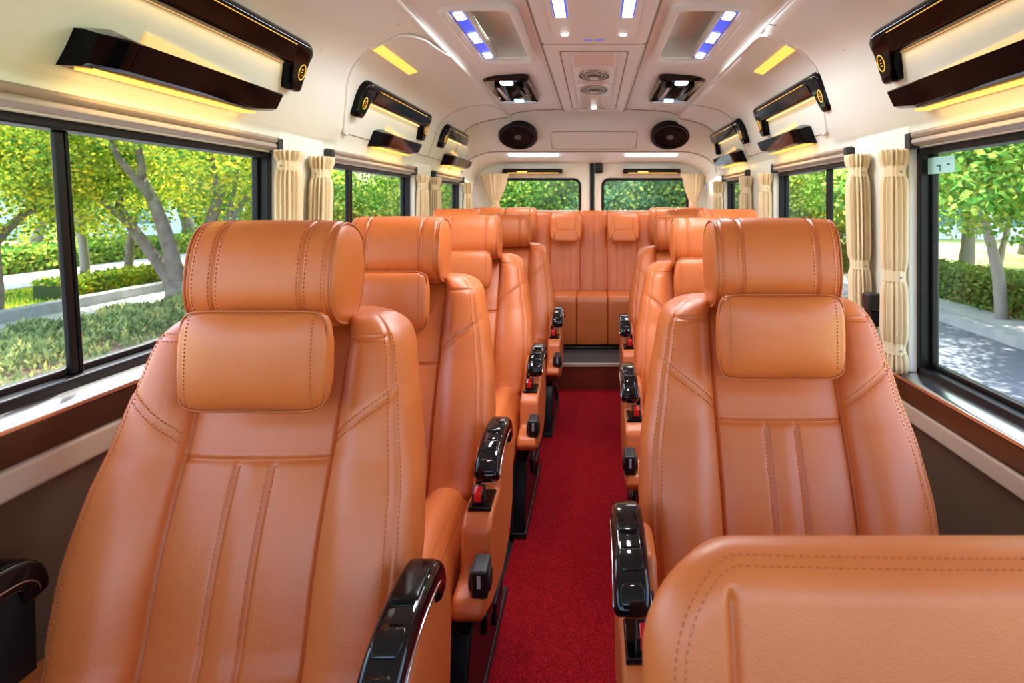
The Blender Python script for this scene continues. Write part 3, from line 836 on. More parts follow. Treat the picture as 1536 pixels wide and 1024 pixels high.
def ring_at(proud):
    left = cove(WL); right = cove(WR)
    def off(c):
        n = len(c); out = []; y = proud
        for i, (x, z) in enumerate(c):
            k = math.sin(PI * min(1, max(0, (i - 3) / (n - 4)))) ** 0.5 if i > 3 else 0
            a, b = c[max(i - 1, 0)], c[min(i + 1, n - 1)]
            tx, tz = b[0] - a[0], b[1] - a[1]; l = math.hypot(tx, tz)
            p = 0.022 * (1 - min(1, max(0, (y - bay(i, n) + 0.035) / 0.07)))
            out.append((x - tz / l * p * k, z + tx / l * p * k))
        return out
    l = [(-x, z) for x, z in off(left)]; r = off(right)[::-1]
    f = [(-x, z) for x, z in FLAT[1:]] + [(x, z) for x, z in FLAT[::-1][1:-1]]
    return l + f + r
REC = (2.10, 2.86)
ys = [YF, 0.3, 1.0, 1.6, 2.0, 2.05] + [REC[0] + 0.02 * k for k in range(21)] + [2.6, REC[1], 3.2, 3.7, 4.1, 4.40]
mb = MB(); rg = []
for y in ys:
    rg.append([Vector((x, y, zr(z))) for x, z in ring_at(y)])
n = len(rg[0]); fs = []
for i in range(len(rg) - 1):
    for j in range(n - 1):
        x0, x1 = rg[i][j].x, rg[i][j + 1].x
        if REC[0] - 1e-6 <= ys[i] < REC[1] - 1e-6:
            mx = abs(x0 + x1) / 2
            if 0.285 < mx < 0.485: continue
        fs.append((i * n + j, i * n + j + 1, (i + 1) * n + j + 1, (i + 1) * n + j))
mb.add([p for r in rg for p in r], fs)
tag(mb.build('ceiling', M['beige'], smooth=True, angle=60), 'cream moulded van ceiling with coved sides', None, None, 'structure')
# beads and panel gaps on the coves
def cove_pt(s, i, y, lift=0.001, proud=0.0):
    W = WL if s < 0 else WR; c = cove(W); k = max(0, min(len(c) - 1.001, i)); a = int(k); t = k - a
    x = lerp(c[a][0], c[a + 1][0], t); z = lerp(c[a][1], c[a + 1][1], t)
    tx, tz = c[a + 1][0] - c[a][0], c[a + 1][1] - c[a][1]; l = math.hypot(tx, tz)
    return Vector((s * (x - tz / l * lift), y, zr(z + tx / l * lift)))
NC = len(cove(WL)) - 1
tn = 3
for s in (-1, 1):
    tn += 1
    mb = MB()
    mb.tube([(s * 0.575, y, zr(0.594)) for y in (YF, 1.5, 3.0, 4.42)], 0.0085, 10)
    # lip round the recessed bay
    lip = []
    for k in range(20): i = lerp(9.0, NC - 5.5, k / 19); lip.append(cove_pt(s, i, bay(i, NC + 1) + 0.02, 0.006))
    for a in range(0, 91, 10): lip.append(cove_pt(s, NC - 5.5 + 4.0 * math.sin(math.radians(a)), bay(NC - 5.5, NC + 1) + 0.02 + 0.16 * (1 - math.cos(math.radians(a))), 0.006))
    lip.append(cove_pt(s, NC - 1.0, 2.46, 0.005)); lip.append(cove_pt(s, NC, 2.56, 0.004))
    lo = [cove_pt(s, 9.0 - 1.2 * math.sin(math.radians(a)), 2.48 + 0.05 * (1 - math.cos(math.radians(a))), 0.006) for a in range(90, 0, -10)]
    mb.tube(lo + lip, 0.006, 8)
    mb.build('trim_%d' % tn, M['beige2'])['kind'] = 'structure'
    bpy.data.objects['trim_%d' % tn]['label'] = 'raised cream bead and bay lip along the ceiling edge of the ' + ('left' if s < 0 else 'right') + ' seat row'
    tn += 1
    mb = MB()
    mb.tube([cove_pt(s, 8.0, y, 0.0) for y in (2.50, 3.0, 3.7, 4.3, 4.75)], 0.0022, 6)
    mb.tube([cove_pt(s, i, 3.78, 0.0) for i in [8 + (NC - 14) * k / 16 for k in range(17)]] + [cove_pt(s, NC - 6 + 4.5 * math.sin(math.radians(a)), 3.78 + 0.2 * (1 - math.cos(math.radians(a))), 0.0) for a in range(0, 91, 15)] + [cove_pt(s, NC, 4.12, 0.0)], 0.0022, 6)
    mb.tube([(s * (abs(cove_pt(s, i, 0).x) - 0.022), 2.04 + 0.02 * (i - 26) / 10, cove_pt(s, i, 0).z - 0.006) for i in range(24, NC - 3)], 0.0016, 6)
    mb.build('trim_%d' % tn, M['groove'])['kind'] = 'structure'
    bpy.data.objects['trim_%d' % tn]['label'] = 'thin panel joints in the cove above the ' + ('left' if s < 0 else 'right') + ' seat row'

# rear header and arch
def rear_shell():
    root = empty('wall_rear'); tag(root, 'cream rear wall with speaker header above the back doors', None, None, 'structure')
    r0 = ring_at(4.4); n = len(r0)
    def arch(x, W):
        a = abs(x)
        if a < W - 0.30: return 0.384 + 0.0 * a
        t = min(1, (a - (W - 0.30)) / 0.27); return 0.384 - 0.154 * (1 - math.sqrt(max(0, 1 - t * t)))
    r1 = []
    for x, z in r0:
        W = WL if x < 0 else WR
        xx = max(-(WL - 0.035), min(WR - 0.035, x * 1.02)) if abs(x) < 0.7 else math.copysign(min(abs(x), W - 0.03), x)
        r1.append((xx, min(z - 0.0, arch(xx, W))))
    rings = []
    for t in (0, 0.06, 0.14, 0.3, 0.5, 0.7, 0.86, 0.94, 1.0):
        s = t; bulge = 0.02 * math.sin(PI * t)
        rings.append([Vector((lerp(a[0], b[0], s), 4.40 + 0.35 * t - bulge * 0.6, zr(lerp(a[1], b[1], s)) - bulge * 0.5)) for a, b in zip(r0, r1)])
    for y, dz in ((4.765, -0.006), (4.80, -0.012), (5.0, -0.028), (5.32, -0.055)):
        rings.append([Vector((b[0], y, zr(b[1] + dz))) for b in r1])
    mb = MB(); mb.loft(rings, cap=False, closed=False); mb.build('header', M['beige'], root, angle=50)
    # joint between header and cove
    mb = MB(); mb.tube([p + Vector((0, -0.004, -0.002)) for p in rings[0][4:-4]], 0.003, 6); mb.tube([Vector(p) + Vector((0, -0.004, 0)) for p in rings[8][6:-6]], 0.0035, 6); mb.build('joint', M['groove'], root)
    # access panel
    def hd(x, t, o=0.0): 
        return Vector((x, 4.40 + 0.35 * t - 0.012 * math.sin(PI * t) - 0.6 * o, zr(lerp(roofz(x), 0.384, t)) - 0.01 * math.sin(PI * t) - 0.8 * o))
    mb = MB(); loop = []
    for a, b in rrect(0.306, 0.235, 0.06, 6): loop.append(hd(a, 0.69 + b if b < 0 else 0.69 + b, 0.001))
    mb.tube([hd(a, 0.70 - b, 0.0) for a, b in rrect(0.306, 0.225, 0.05, 6)], 0.0026, 6, closed=True)
    mb.build('access_panel_joint', M['groove'], root)
    return hd
HD = rear_shell()
# back doors with windows
def back_door(n, x0, x1, wx0, wx1, lab):
    root = empty('door_%d' % n); tag(root, lab, None, None, 'structure')
    z0, z1 = 0.17, zr(0.345); wz0, wz1 = zr(-0.22), zr(0.205); y = 5.305
    cx, cz = (wx0 + wx1) / 2, (wz0 + wz1) / 2; hw, hh = (wx1 - wx0) / 2, (wz1 - wz0) / 2
    inner = rrect(hw, hh, 0.055, 8); N = len(inner)
    outer = []
    for a, b in inner:
        # project onto the door rectangle
        k = 1e9
        if a > 1e-9: k = min(k, (x1 - cx) / a)
        if a < -1e-9: k = min(k, (x0 - cx) / a)
        if b > 1e-9: k = min(k, (z1 - cz) / b)
        if b < -1e-9: k = min(k, (z0 - cz) / b)
        outer.append((cx + a * k, cz + b * k))
    for ox, oz in ((x0, z0), (x0, z1), (x1, z0), (x1, z1)):
        i = min(range(N), key=lambda i: (outer[i][0] - ox) ** 2 + (outer[i][1] - oz) ** 2); outer[i] = (ox, oz)
    mid = [(cx + a * (hw + 0.035) / hw, cz + b * (hh + 0.035) / hh) for a, b in inner]
    mb = MB()
    R = [[Vector((a, y - 0.012, b)) for a, b in outer], [Vector((a, y - 0.010, b)) for a, b in mid], [Vector((cx + a * 1.01, y + 0.012, cz + b * 1.01)) for a, b in inner], [Vector((cx + a, y + 0.03, cz + b)) for a, b in inner]]
    mb.loft(R, cap=False); 
    mb.build('panel', M['beige2'], root, angle=40)
    mb = MB(); mb.tube([(cx + a * 0.992, y + 0.014, cz + b * 0.992) for a, b in inner], 0.013, 8, closed=True); mb.build('gasket', M['rubber'], root)
    mb = MB(); mb.add([(cx + a, y + 0.02, cz + b) for a, b in inner], [tuple(range(N))]); mb.build('pane', M['glassr'], root, smooth=False)
back_door(1, -1.04, -0.012, -0.80, -0.112, 'cream back door with curtain at its outer edge, on the side of the left seat row')
back_door(2, 0.004, 0.99, 0.068, 0.77, 'cream back door on the side of the right seat row')
mb = MB(); mb.span(-0.034, 0.002, 5.276, 5.30, zr(-0.4), zr(0.338)); mb.build('trim_9', M['rubber'], bevel=0.004)['kind'] = 'structure'
bpy.data.objects['trim_9']['label'] = 'black seal strip between the two back doors'
mb = MB(); mb.span(0.006, 0.072, 5.245, 5.29, zr(0.25), zr(0.335)); o = mb.build('door_latch', M['matte'], bevel=0.014, seg=4)
mb = MB(); mb.tube([(0.036, 5.236, zr(0.275)), (0.036, 5.25, zr(0.275))], 0.016, 16); mb.tube([(0.028, 5.238, zr(0.313)), (0.028, 5.25, zr(0.313))], 0.008, 12); mb.build('lens', M['black'], o)
tag(o, 'black latch box at the top of the gap between the back doors', 'latch')
for x0, x1, lab in ((-0.74, -0.255, 'black rail above the back window with the tied curtain, left seat row side'), (0.235, 0.70, 'black rail above the back window on the right seat row side')):
    mb = MB(); mb.prism([(5.21, zr(0.245)), (5.205, zr(0.268)), (5.225, zr(0.285)), (5.285, zr(0.278)), (5.292, zr(0.245))], x0, x1, 'x'); o = mb.build('window_rail', M['black'], bevel=0.005)
    mb = MB(); mb.span(x0 + 0.04, x1 - 0.03, 5.2055, 5.211, zr(0.2475), zr(0.2515)); mb.span(x0 + 0.12, x0 + 0.2, 5.2025, 5.211, zr(0.255), zr(0.264)); mb.build('light_strip', M['amber'], o, smooth=False)
    mb = MB(); mb.prism([(x0 + 0.02, zr(0.287)), (x1 - 0.06, zr(0.287)), (x1 - 0.10, zr(0.318)), (x0 + 0.03, zr(0.318))], 5.276, 5.29, 'y'); mb.build('back_plate', M['beige2'], o, bevel=0.004)
    tag(o, lab, 'rail', 'rails above the back windows')

# ------------------------------------------------------------------ fittings on the coves
def plane_at(s, z):
    """wall surface at height z: point, up tangent and inward normal, in x-z"""
    W = WL if s < 0 else WR; c = cove(W)
    for (a, za), (b, zb) in zip(c, c[1:]):
        if za <= z <= zb: 
            t = (z - za) / (zb - za); return lerp(a, b, t)
    return c[-1][0]
def grab(s, y0, y1, proud, lab, nose0=True, nose1=True):
    """arched black light bar between y0 and y1; legs go down at the ends"""
    root = empty('light_bar', (0, 0, 0))
    H = y1 - y0; lw = 0.085
    zt, zl, zb = 0.487, 0.415, 0.345
    def P(y, z, d): return Vector((s * (plane_at(s, z) - proud - d), y, zr(z) - d * 0.35))
    def step(t): t = max(0, min(1, t)); return t * t * (3 - 2 * t)
    def zlow(y):
        a = step((y - y0 - 0.060) / 0.045) if nose0 else 1; b = step((y1 - 0.060 - y) / 0.045) if nose1 else 1
        e = max(0, 1 - min(y - y0, y1 - y) / 0.016)
        return lerp(zb, zl, min(a, b)) + 0.012 * e * e
    def ztop(y):
        e = max(0, 1 - min(y - y0, y1 - y) / 0.045)
        return zt - 0.032 * (1 - math.sqrt(max(0, 1 - e * e)))
    st = sorted(set([y0, y0 + 0.004, y0 + 0.010, y0 + 0.016, y0 + 0.03, y0 + 0.045] + [y0 + 0.055 + 0.006 * k for k in range(11)] + [lerp(y0 + 0.125, y1 - 0.125, k / 24) for k in range(25)]
                + [y1 - 0.055 - 0.006 * k for k in range(11)] + [y1 - 0.045, y1 - 0.03, y1 - 0.016, y1 - 0.010, y1 - 0.004, y1]))
    mb = MB(); R = []
    for y in st:
        e = max(0, 1 - min(y - y0, y1 - y) / 0.012); dd = 0.030 - 0.010 * e * e
        a, b = zlow(y), ztop(y); h = b - a
        front_ = [(a, dd * 0.55), (a + 0.004, dd * 0.9)] + [(lerp(a + 0.010, b - 0.020, k / 8), dd) for k in range(9)] + [(b - 0.012, dd * 0.93), (b - 0.005, dd * 0.7), (b, dd * 0.3)]
        R.append([P(y, z, d) for z, d in front_] + [P(y, b - 0.002, -0.02), P(y, (a + b) / 2, -0.02), P(y, a + 0.002, -0.02)])
    mb.loft(R); mb.build('bar', M['blackw'], root, angle=50)
    # recessed inlay along the bar face
    a0 = y0 + (0.115 if nose0 else 0.01); a1 = y1 - (0.115 if nose1 else 0.01)
    mb = MB(); m = 20
    mb.loft([[P(lerp(a0, a1, k / m), 0.425, 0.0315), P(lerp(a0, a1, k / m), 0.462, 0.0335), P(lerp(a0, a1, k / m), 0.462, 0.02), P(lerp(a0, a1, k / m), 0.425, 0.02)] for k in range(m + 1)])
    mb.build('inlay', M['blackpad'], root, smooth=False)
    mb = MB(); mb.tube([P(lerp(a0 + 0.02, a1 - 0.02, k / m), 0.4665, 0.0345) for k in range(m + 1)], 0.0013, 6); mb.build('accent_line', M['gold'], root)
    mb = MB(); mb.tube([P(lerp(a0 - 0.005, a1 + 0.005, k / m), 0.4115, 0.008) for k in range(m + 1)], 0.0030 if proud == 0 else 0.0016, 8); mb.build('light_strip', M['warm'] if proud == 0 else M['glow'], root)  # on the proud bars this is pale trim, not a lamp, given a faint glow
    for end, yy in ((nose0, y0 + 0.036), (nose1, y1 - 0.036)):
        if not end: continue
        mb = MB(); loop = []
        zc = 0.405
        for k in range(24):
            a = 2 * PI * k / 24; loop.append(P(yy + 0.019 * math.cos(a), zc + 0.022 * math.sin(a), 0.0305))
        mb.tube(loop, 0.0017, 6, closed=True)
        for dz in (-0.008, 0.0, 0.008): mb.tube([P(yy - 0.006, zc + dz, 0.0308), P(yy + 0.004, zc + dz, 0.0308)], 0.0011, 5)
        mb.build('button_ring', M['gold'], root)
    tag(root, lab, 'light bar', 'black light bars along the coves')
PR = 0.022
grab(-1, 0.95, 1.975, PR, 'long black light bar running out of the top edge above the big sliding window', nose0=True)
grab(-1, 2.50, 3.50, 0.0, 'arched black light bar in the recessed bay over the second window left of the aisle')
grab(-1, 3.88, 4.72, 0.0, 'arched black light bar nearest the rear speaker, left of the aisle')
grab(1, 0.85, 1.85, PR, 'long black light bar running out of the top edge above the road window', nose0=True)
grab(1, 2.33, 3.28, 0.0, 'arched black light bar in the recessed bay over the second window right of the aisle')
grab(1, 3.62, 4.50, 0.0, 'arched black light bar nearest the rear speaker, right of the aisle')

def ledge(s, y0, y1, lab, dep=0.070):
    root = empty('wall_light')
    pr = 0.018 if y1 < 2.2 else 0.0
    def P(y, z, d): return Vector((s * (plane_at(s, z) - d - pr), y, zr(z)))
    zb, zt = 0.248, 0.308
    L = y1 - y0; ta = min(0.30, L * 0.34); R = []
    ysl = sorted(set([y0, y0 + 0.012, y0 + 0.03] + [y0 + 0.06 + k * ta * 0.1 for k in range(12)] + [lerp(y0 + ta * 1.2 + 0.06, y1 - 0.10, k / 8) for k in range(9)] + [y1 - 0.07, y1 - 0.04, y1 - 0.012, y1]))
    for y in ysl:
        e = min(1, (y - y0) / 0.055 * 0.30 + 0.70) if y - y0 < 0.055 else 1
        d = dep * e
        w = min(1, (y1 - y) / 0.10)             # far end: the back runs out before the front
        hump = (0.050 if L > 0.65 else 0.026) * max(0, 1 - max(0, (y - y0 - ta * 0.30) / ta)) ** 1.2 * min(1, (y - y0) / 0.09 + 0.35)
        zb_ = zb + 0.012 * (1 - w)
        R.append([P(y, zb_ + 0.004, -0.02), P(y, zb_, d * 0.82), P(y, zb_ + 0.006, d), P(y, zt - 0.004, d * 1.04), P(y, zt, d * 0.98), P(y, zt + hump * 0.75 + 0.002, d * 0.30), P(y, zt + hump + 0.002, -0.02)])
    mb = MB(); mb.loft(R); mb.build('housing', M['blackw'], root, angle=30)
    mb = MB(); a, b = y0 + 0.02, y1 - 0.06
    mb.add([P(a, zb, 0.012) - Vector((0, 0, 0.002)), P(b, zb, 0.012) - Vector((0, 0, 0.002)), P(b, zb, dep * 0.7) - Vector((0, 0, 0.0035)), P(a, zb, dep * 0.7) - Vector((0, 0, 0.0035)),
            P(a, zb, 0.012) + Vector((0, 0, 0.004)), P(b, zb, 0.012) + Vector((0, 0, 0.004)), P(b, zb, dep * 0.7) + Vector((0, 0, 0.002)), P(a, zb, dep * 0.7) + Vector((0, 0, 0.002))],
           [(0, 1, 2, 3), (4, 7, 6, 5), (0, 4, 5, 1), (2, 6, 7, 3), (0, 3, 7, 4), (1, 5, 6, 2)])
    mb.build('light_strip', M['amber'], root, smooth=False)
    mb = MB(); a, b = y0 + ta * 0.75, y1 - 0.07
    mb.loft([[P(y, zt - 0.004, 0.001), P(y, zt - 0.004, 0.012), P(y, z2, 0.006), P(y, z2, -0.004)] for y, z2 in [(lerp(a, b, k / 10), zt + lerp(0.046, 0.020, k / 10)) for k in range(11)]]); mb.build('upper_glow_panel', M['glow'], root, smooth=False)
    tag(root, lab, 'wall light', 'black ledge lights over the windows')
    return root
LED = [(-1, 1.165, 1.81, 'long black ledge light with amber glow over the big sliding window'), (-1, 2.80, 3.34, 'short black ledge light over the second window left of the aisle'), (-1, 4.12, 4.72, 'smallest black ledge light over the small rear window left of the aisle'),
       (1, 0.80, 1.765, 'long black ledge light with amber glow over the road window'), (1, 2.64, 3.24, 'short black ledge light over the second window right of the aisle'), (1, 3.84, 4.46, 'smallest black ledge light over the small rear window right of the aisle')]
for a in LED: ledge(*a)

# amber strips in the coves
for s, lab in ((-1, 'amber strip light in the cove left of the aisle'), (1, 'amber strip light in the cove right of the aisle')):
    mb = MB(); i0, i1 = NC - 13.5, NC - 11.2
    ya, yb = 2.26, 2.74
    mb.loft([[cove_pt(s, i0, y, 0.001 + o), cove_pt(s, i1, y, 0.001 + o), cove_pt(s, i1, y, -0.004), cove_pt(s, i0, y, -0.004)] for y, o in ((ya, 0.006), (2.40, 0.004), (2.6, 0.003), (yb, 0.003))])
    o = mb.build('cove_light', M['amber'], smooth=False); tag(o, lab, 'strip light', 'amber cove lights')

# roof hatches with blue lamps
for s, lab in ((-1, 'recessed ceiling hatch with blue lamp bar, left of the aisle'), (1, 'recessed ceiling hatch with blue lamp bar, right of the aisle')):
    root = empty('ceiling_hatch', (s * 0.385, 2.48, zr(0.636)))
    y0, y1 = REC[0] - 2.48, REC[1] - 2.48
    mb = MB()
    R = []
    for (hw, hh, z, r) in ((0.135, 0.425, 0.006, 0.07), (0.132, 0.42, -0.010, 0.07), (0.118, 0.40, -0.016, 0.06), (0.104, 0.385, -0.006, 0.05), (0.098, 0.378, 0.010, 0.045)):
        R.append([Vector((a, b, z)) for a, b in rrect(hw, hh, r, 6)])
    mb.loft(R, cap=False); mb.build('frame', M['beige2'], root)
    mb = MB()
    R = [[Vector((a, b, z)) for a, b in rrect(hw, hh, 0.045, 6)] for hw, hh, z in ((0.0985, 0.3785, 0.010), (0.098, 0.378, 0.085), (0.094, 0.374, 0.10))]
    mb.loft(R[:1] + R[1:], cap=False); mb.add(R[2], [tuple(range(len(R[2])))]); mb.build('recess', M['beige'], root, angle=40)
    mb = MB(); xx = s * 0.070
    mb.box((xx, 0, 0.022), (0.056, 0.72, 0.020), (0, s * 0.12, 0)); mb.box((xx - s * 0.026, 0, 0.010), (0.005, 0.72, 0.022)); mb.box((xx + s * 0.026, 0, 0.012), (0.005, 0.72, 0.018)); mb.build('lamp_glow_baffle', M['beige2'], root)  # added baffle that keeps the blue glow from spilling up into the recess
    mb = MB()
    mb.box((xx, 0, 0.006), (0.046, 0.70, 0.010), (0, s * 0.12, 0)); mb.build('lamp_bar', M['blue'], root, bevel=0.004)
    mb = MB()
    for yy in (-0.29, -0.04, 0.04, 0.29): mb.box((xx, yy, 0.0), (0.032, 0.075 if abs(yy) > 0.1 else 0.05, 0.006), (0, s * 0.12, 0))
    mb.build('lamp', M['white'], root, bevel=0.002)
    tag(root, lab, 'ceiling hatch', 'ceiling hatches')
    root = empty('ceiling_vent', (s * 0.440, 3.53, zr(0.628)))
    mb = MB()
    R = [[Vector((a + 0.03 * s * 0, b, z)) for a, b in rrect(hw, hh, 0.045, 6)] for hw, hh, z in ((0.118, 0.36, 0.012), (0.118, 0.36, -0.012), (0.108, 0.345, -0.022), (0.092, 0.32, -0.018))]
    mb.loft(R, cap=True); mb.build('panel', M['black'], root, angle=30)
    mb = MB()
    for xx in (-0.055, 0.06): mb.loft([[Vector((xx + a, b, z)) for a, b in rrect(0.016, 0.22, 0.015, 4)] for z in (-0.012, -0.027, -0.029)])
    mb.build('louvre', M['blackpad'], root)
    mb = MB(); mb.loft([[Vector((-0.055 + a, b, z)) for a, b in rrect(0.009, 0.19, 0.008, 4)] for z in (-0.028, -0.031)]); mb.build('inlay', M['clear'], root)
    mb = MB(); mb.box((0.0, -0.275, -0.020), (0.06, 0.055, 0.012)); mb.build('lamp', M['white'], root, bevel=0.004)
    mb = MB(); mb.box((0.0, 0.275, -0.022), (0.055, 0.04, 0.010)); mb.build('lamp', mat('blue_white_led', (0.3, 0.5, 1), 0.3, emit=(0.25, 0.5, 1.0), estr=3.5) if 'bw' not in M else M['bw'], root, bevel=0.004)
    tag(root, 'glossy black ceiling vent with two small lamps, on the ' + ('left' if s < 0 else 'right') + ' side', 'ceiling vent', 'black ceiling vents')

# roof consoles in the middle
def oval(mb, cx, cy, rx, ry, z, r):
    mb.tube([(cx + rx * math.cos(2 * PI * k / 28), cy + ry * math.sin(2 * PI * k / 28), z) for k in range(28)], r, 6, closed=True)
root = empty('roof_console', (0, 1.85, zr(0.640)))
mb = MB(); mb.prism([(-0.205, 0.02), (-0.202, -0.012), (-0.19, -0.018), (0.19, -0.018), (0.202, -0.012), (0.205, 0.02)], -0.72, 0.668, 'y'); mb.build('panel', M['beige'], root, bevel=0.003)
mb = MB(); R = [[Vector((a, b - 0.03, z)) for a, b in rrect(hw, hh, 0.03, 4)] for hw, hh, z in ((0.152, 0.60, -0.017), (0.148, 0.595, -0.026), (0.142, 0.59, -0.028))]
mb.loft(R); mb.build('raised_panel', M['beige2'], root, angle=40)
mb = MB(); R = [[Vector((a, b - 0.03, z)) for a, b in rrect(hw, hh, 0.02, 4)] for hw, hh, z in ((0.085, 0.575, -0.027), (0.083, 0.57, -0.033), (0.080, 0.565, -0.034))]
mb.loft(R); mb.build('centre_cover', M['beige'], root, angle=40)
for x in (-0.108, 0.108):
    mb = MB(); mb.box((x, 0.15, -0.030), (0.034, 0.22, 0.006)); mb.build('lamp', M['white'], root, bevel=0.003)
    mb = MB(); mb.box((x, 0.15, -0.0285), (0.044, 0.235, 0.006)); mb.build('lamp_surround', M['blue'], root, bevel=0.003)
    mb = MB(); mb.tube([(x * 0.98, 0.485, -0.027), (x * 0.98, 0.485, -0.031)], 0.013, 16); mb.build('spot_lamp', M['white'], root)
mb = MB()
for x in (-0.03, -0.012, 0.012, 0.03): mb.tube([(x, 0.538, -0.032), (x, 0.538, -0.036)], 0.006, 10)
mb.build('indicator', M['blue'], root)
mb = MB()
for x in (-0.208, 0.208): mb.tube([(x, -0.7, -0.0105), (x, 2.52, -0.0105)], 0.0035, 6)
mb.tube([(-0.207, 0.671, -0.014), (0.207, 0.671, -0.014)], 0.004, 6); mb.tube([(-0.205, 2.525, -0.012), (0.205, 2.525, -0.012)], 0.003, 6)
mb.build('joint', M['groove'], root)
tag(root, 'front roof console panel with two bright lamps at the top edge', 'roof console')
root = empty('air_console', (0, 3.44, zr(0.640)))
mb = MB(); mb.prism([(-0.205, 0.02), (-0.202, -0.010), (-0.19, -0.016), (0.19, -0.016), (0.202, -0.010), (0.205, 0.02)], -0.915, 0.93, 'y'); mb.build('panel', M['beige'], root, bevel=0.003)
mb = MB(); mb.tube([(a, b, -0.016) for a, b in rrect(0.140, 0.80, 0.02, 4)], 0.003, 6, closed=True); mb.build('joint', M['groove'], root)
mb = MB(); R = [[Vector((a, b, z)) for a, b in rrect(hw, hh, 0.02, 4)] for hw, hh, z in ((0.098, 0.77, -0.015), (0.096, 0.765, -0.024), (0.09, 0.76, -0.026))]
mb.loft(R); mb.build('centre_plate', M['clear'], root, angle=40)
for yc in (-0.40, -0.02):
    mb = MB(); R = [[Vector((a, b + yc, z)) for a, b in rrect(hw, hh, 0.04, 5)] for hw, hh, z in ((0.088, 0.165, -0.025), (0.086, 0.16, -0.034), (0.08, 0.15, -0.036))]
    mb.loft(R); mb.build('vent_plate', M['clear'], root, angle=40)
    mb = MB(); mb.loft([[Vector((rx * math.cos(2 * PI * k / 28), yc + ry * math.sin(2 * PI * k / 28), z)) for k in range(28)] for rx, ry, z in ((0.074, 0.125, -0.034), (0.072, 0.12, -0.039))]); v = mb.build('vent', M['matte'], root)
    mb = MB()
    for k in range(3): oval(mb, 0, yc, 0.073 - k * 0.018, 0.123 - k * 0.030, -0.040, 0.0024)
    mb.box((0, yc + 0.04, -0.041), (0.04, 0.05, 0.008)); mb.build('grille', M['clear'], v)
mb = MB()
for x in (-0.035, 0.035): mb.box((x, 0.44, -0.026), (0.0015, 0.44, 0.001))
for x in (-0.066, -0.056, -0.046, 0.046, 0.056, 0.066): mb.box((x, 0.70, -0.027), (0.006, 0.03, 0.002))
mb.box((0, 0.865, -0.017), (0.03, 0.02, 0.002)); mb.build('marking', M['groove'], root, smooth=False)
mb = MB(); mb.box((0, 0.70, -0.027), (0.036, 0.05, 0.005)); mb.build('lamp', M['white'], root, bevel=0.002)
tag(root, 'rear roof console with two oval air vents', 'roof console')

# speakers on the header
nrm_h = Vector((0, -0.60, -0.80)); 
for s in (-1, 1):
    c = HD(s * 0.535, 0.50, 0.020); t = Vector((1, 0, 0)); u = (HD(s * 0.535, 0.35) - HD(s * 0.535, 0.65)).normalized(); nn = t.cross(u); 
    if nn.y > 0: nn = -nn
    Mx = Matrix((t, u, nn)).transposed().to_4x4(); Mx.translation = c
    def disc(prof, n=48):
        mb = MB(); mb.loft([[Vector((r * math.cos(2 * PI * k / n), r * math.sin(2 * PI * k / n) * 1.0, h)) for k in range(n)] for r, h in prof]); return mb
    o = disc([(0.137, -0.05), (0.137, 0.008), (0.130, 0.014), (0.122, 0.012), (0.116, 0.006)]).build('speaker', M['rubber'], angle=40)
    disc([(0.117, 0.006), (0.09, 0.004), (0.03, -0.0), (0.001, 0.0)]).build('cone', M['cone'], o)
    disc([(0.026, -0.002), (0.024, 0.010), (0.014, 0.016), (0.001, 0.018)], 24).build('dust_cap', M['dust'], o)
    mb = MB()
    for k in range(8):
        a = PI / 8 + k * PI / 4; mb.box((0.126 * math.cos(a), 0.126 * math.sin(a), 0.013), (0.008, 0.008, 0.004))
    mb.build('screw', M['matte'], o)
    o.matrix_world = Mx
    tag(o, 'round black speaker in the rear header, on the ' + ('left' if s < 0 else 'right') + ' side', 'speaker', 'rear speakers')
for x0, x1, lab in ((-0.635, -0.265, 'white strip lamp under the rear header, left of the aisle'), (0.235, 0.62, 'white strip lamp under the rear header, right of the aisle')):
    mb = MB(); mb.box(((x0 + x1) / 2, 4.83, zr(0.366)), (x1 - x0, 0.07, 0.012), (-0.12, 0, 0)); o = mb.build('strip_lamp', M['white'], bevel=0.004); tag(o, lab, 'strip light', 'white rear strip lamps')

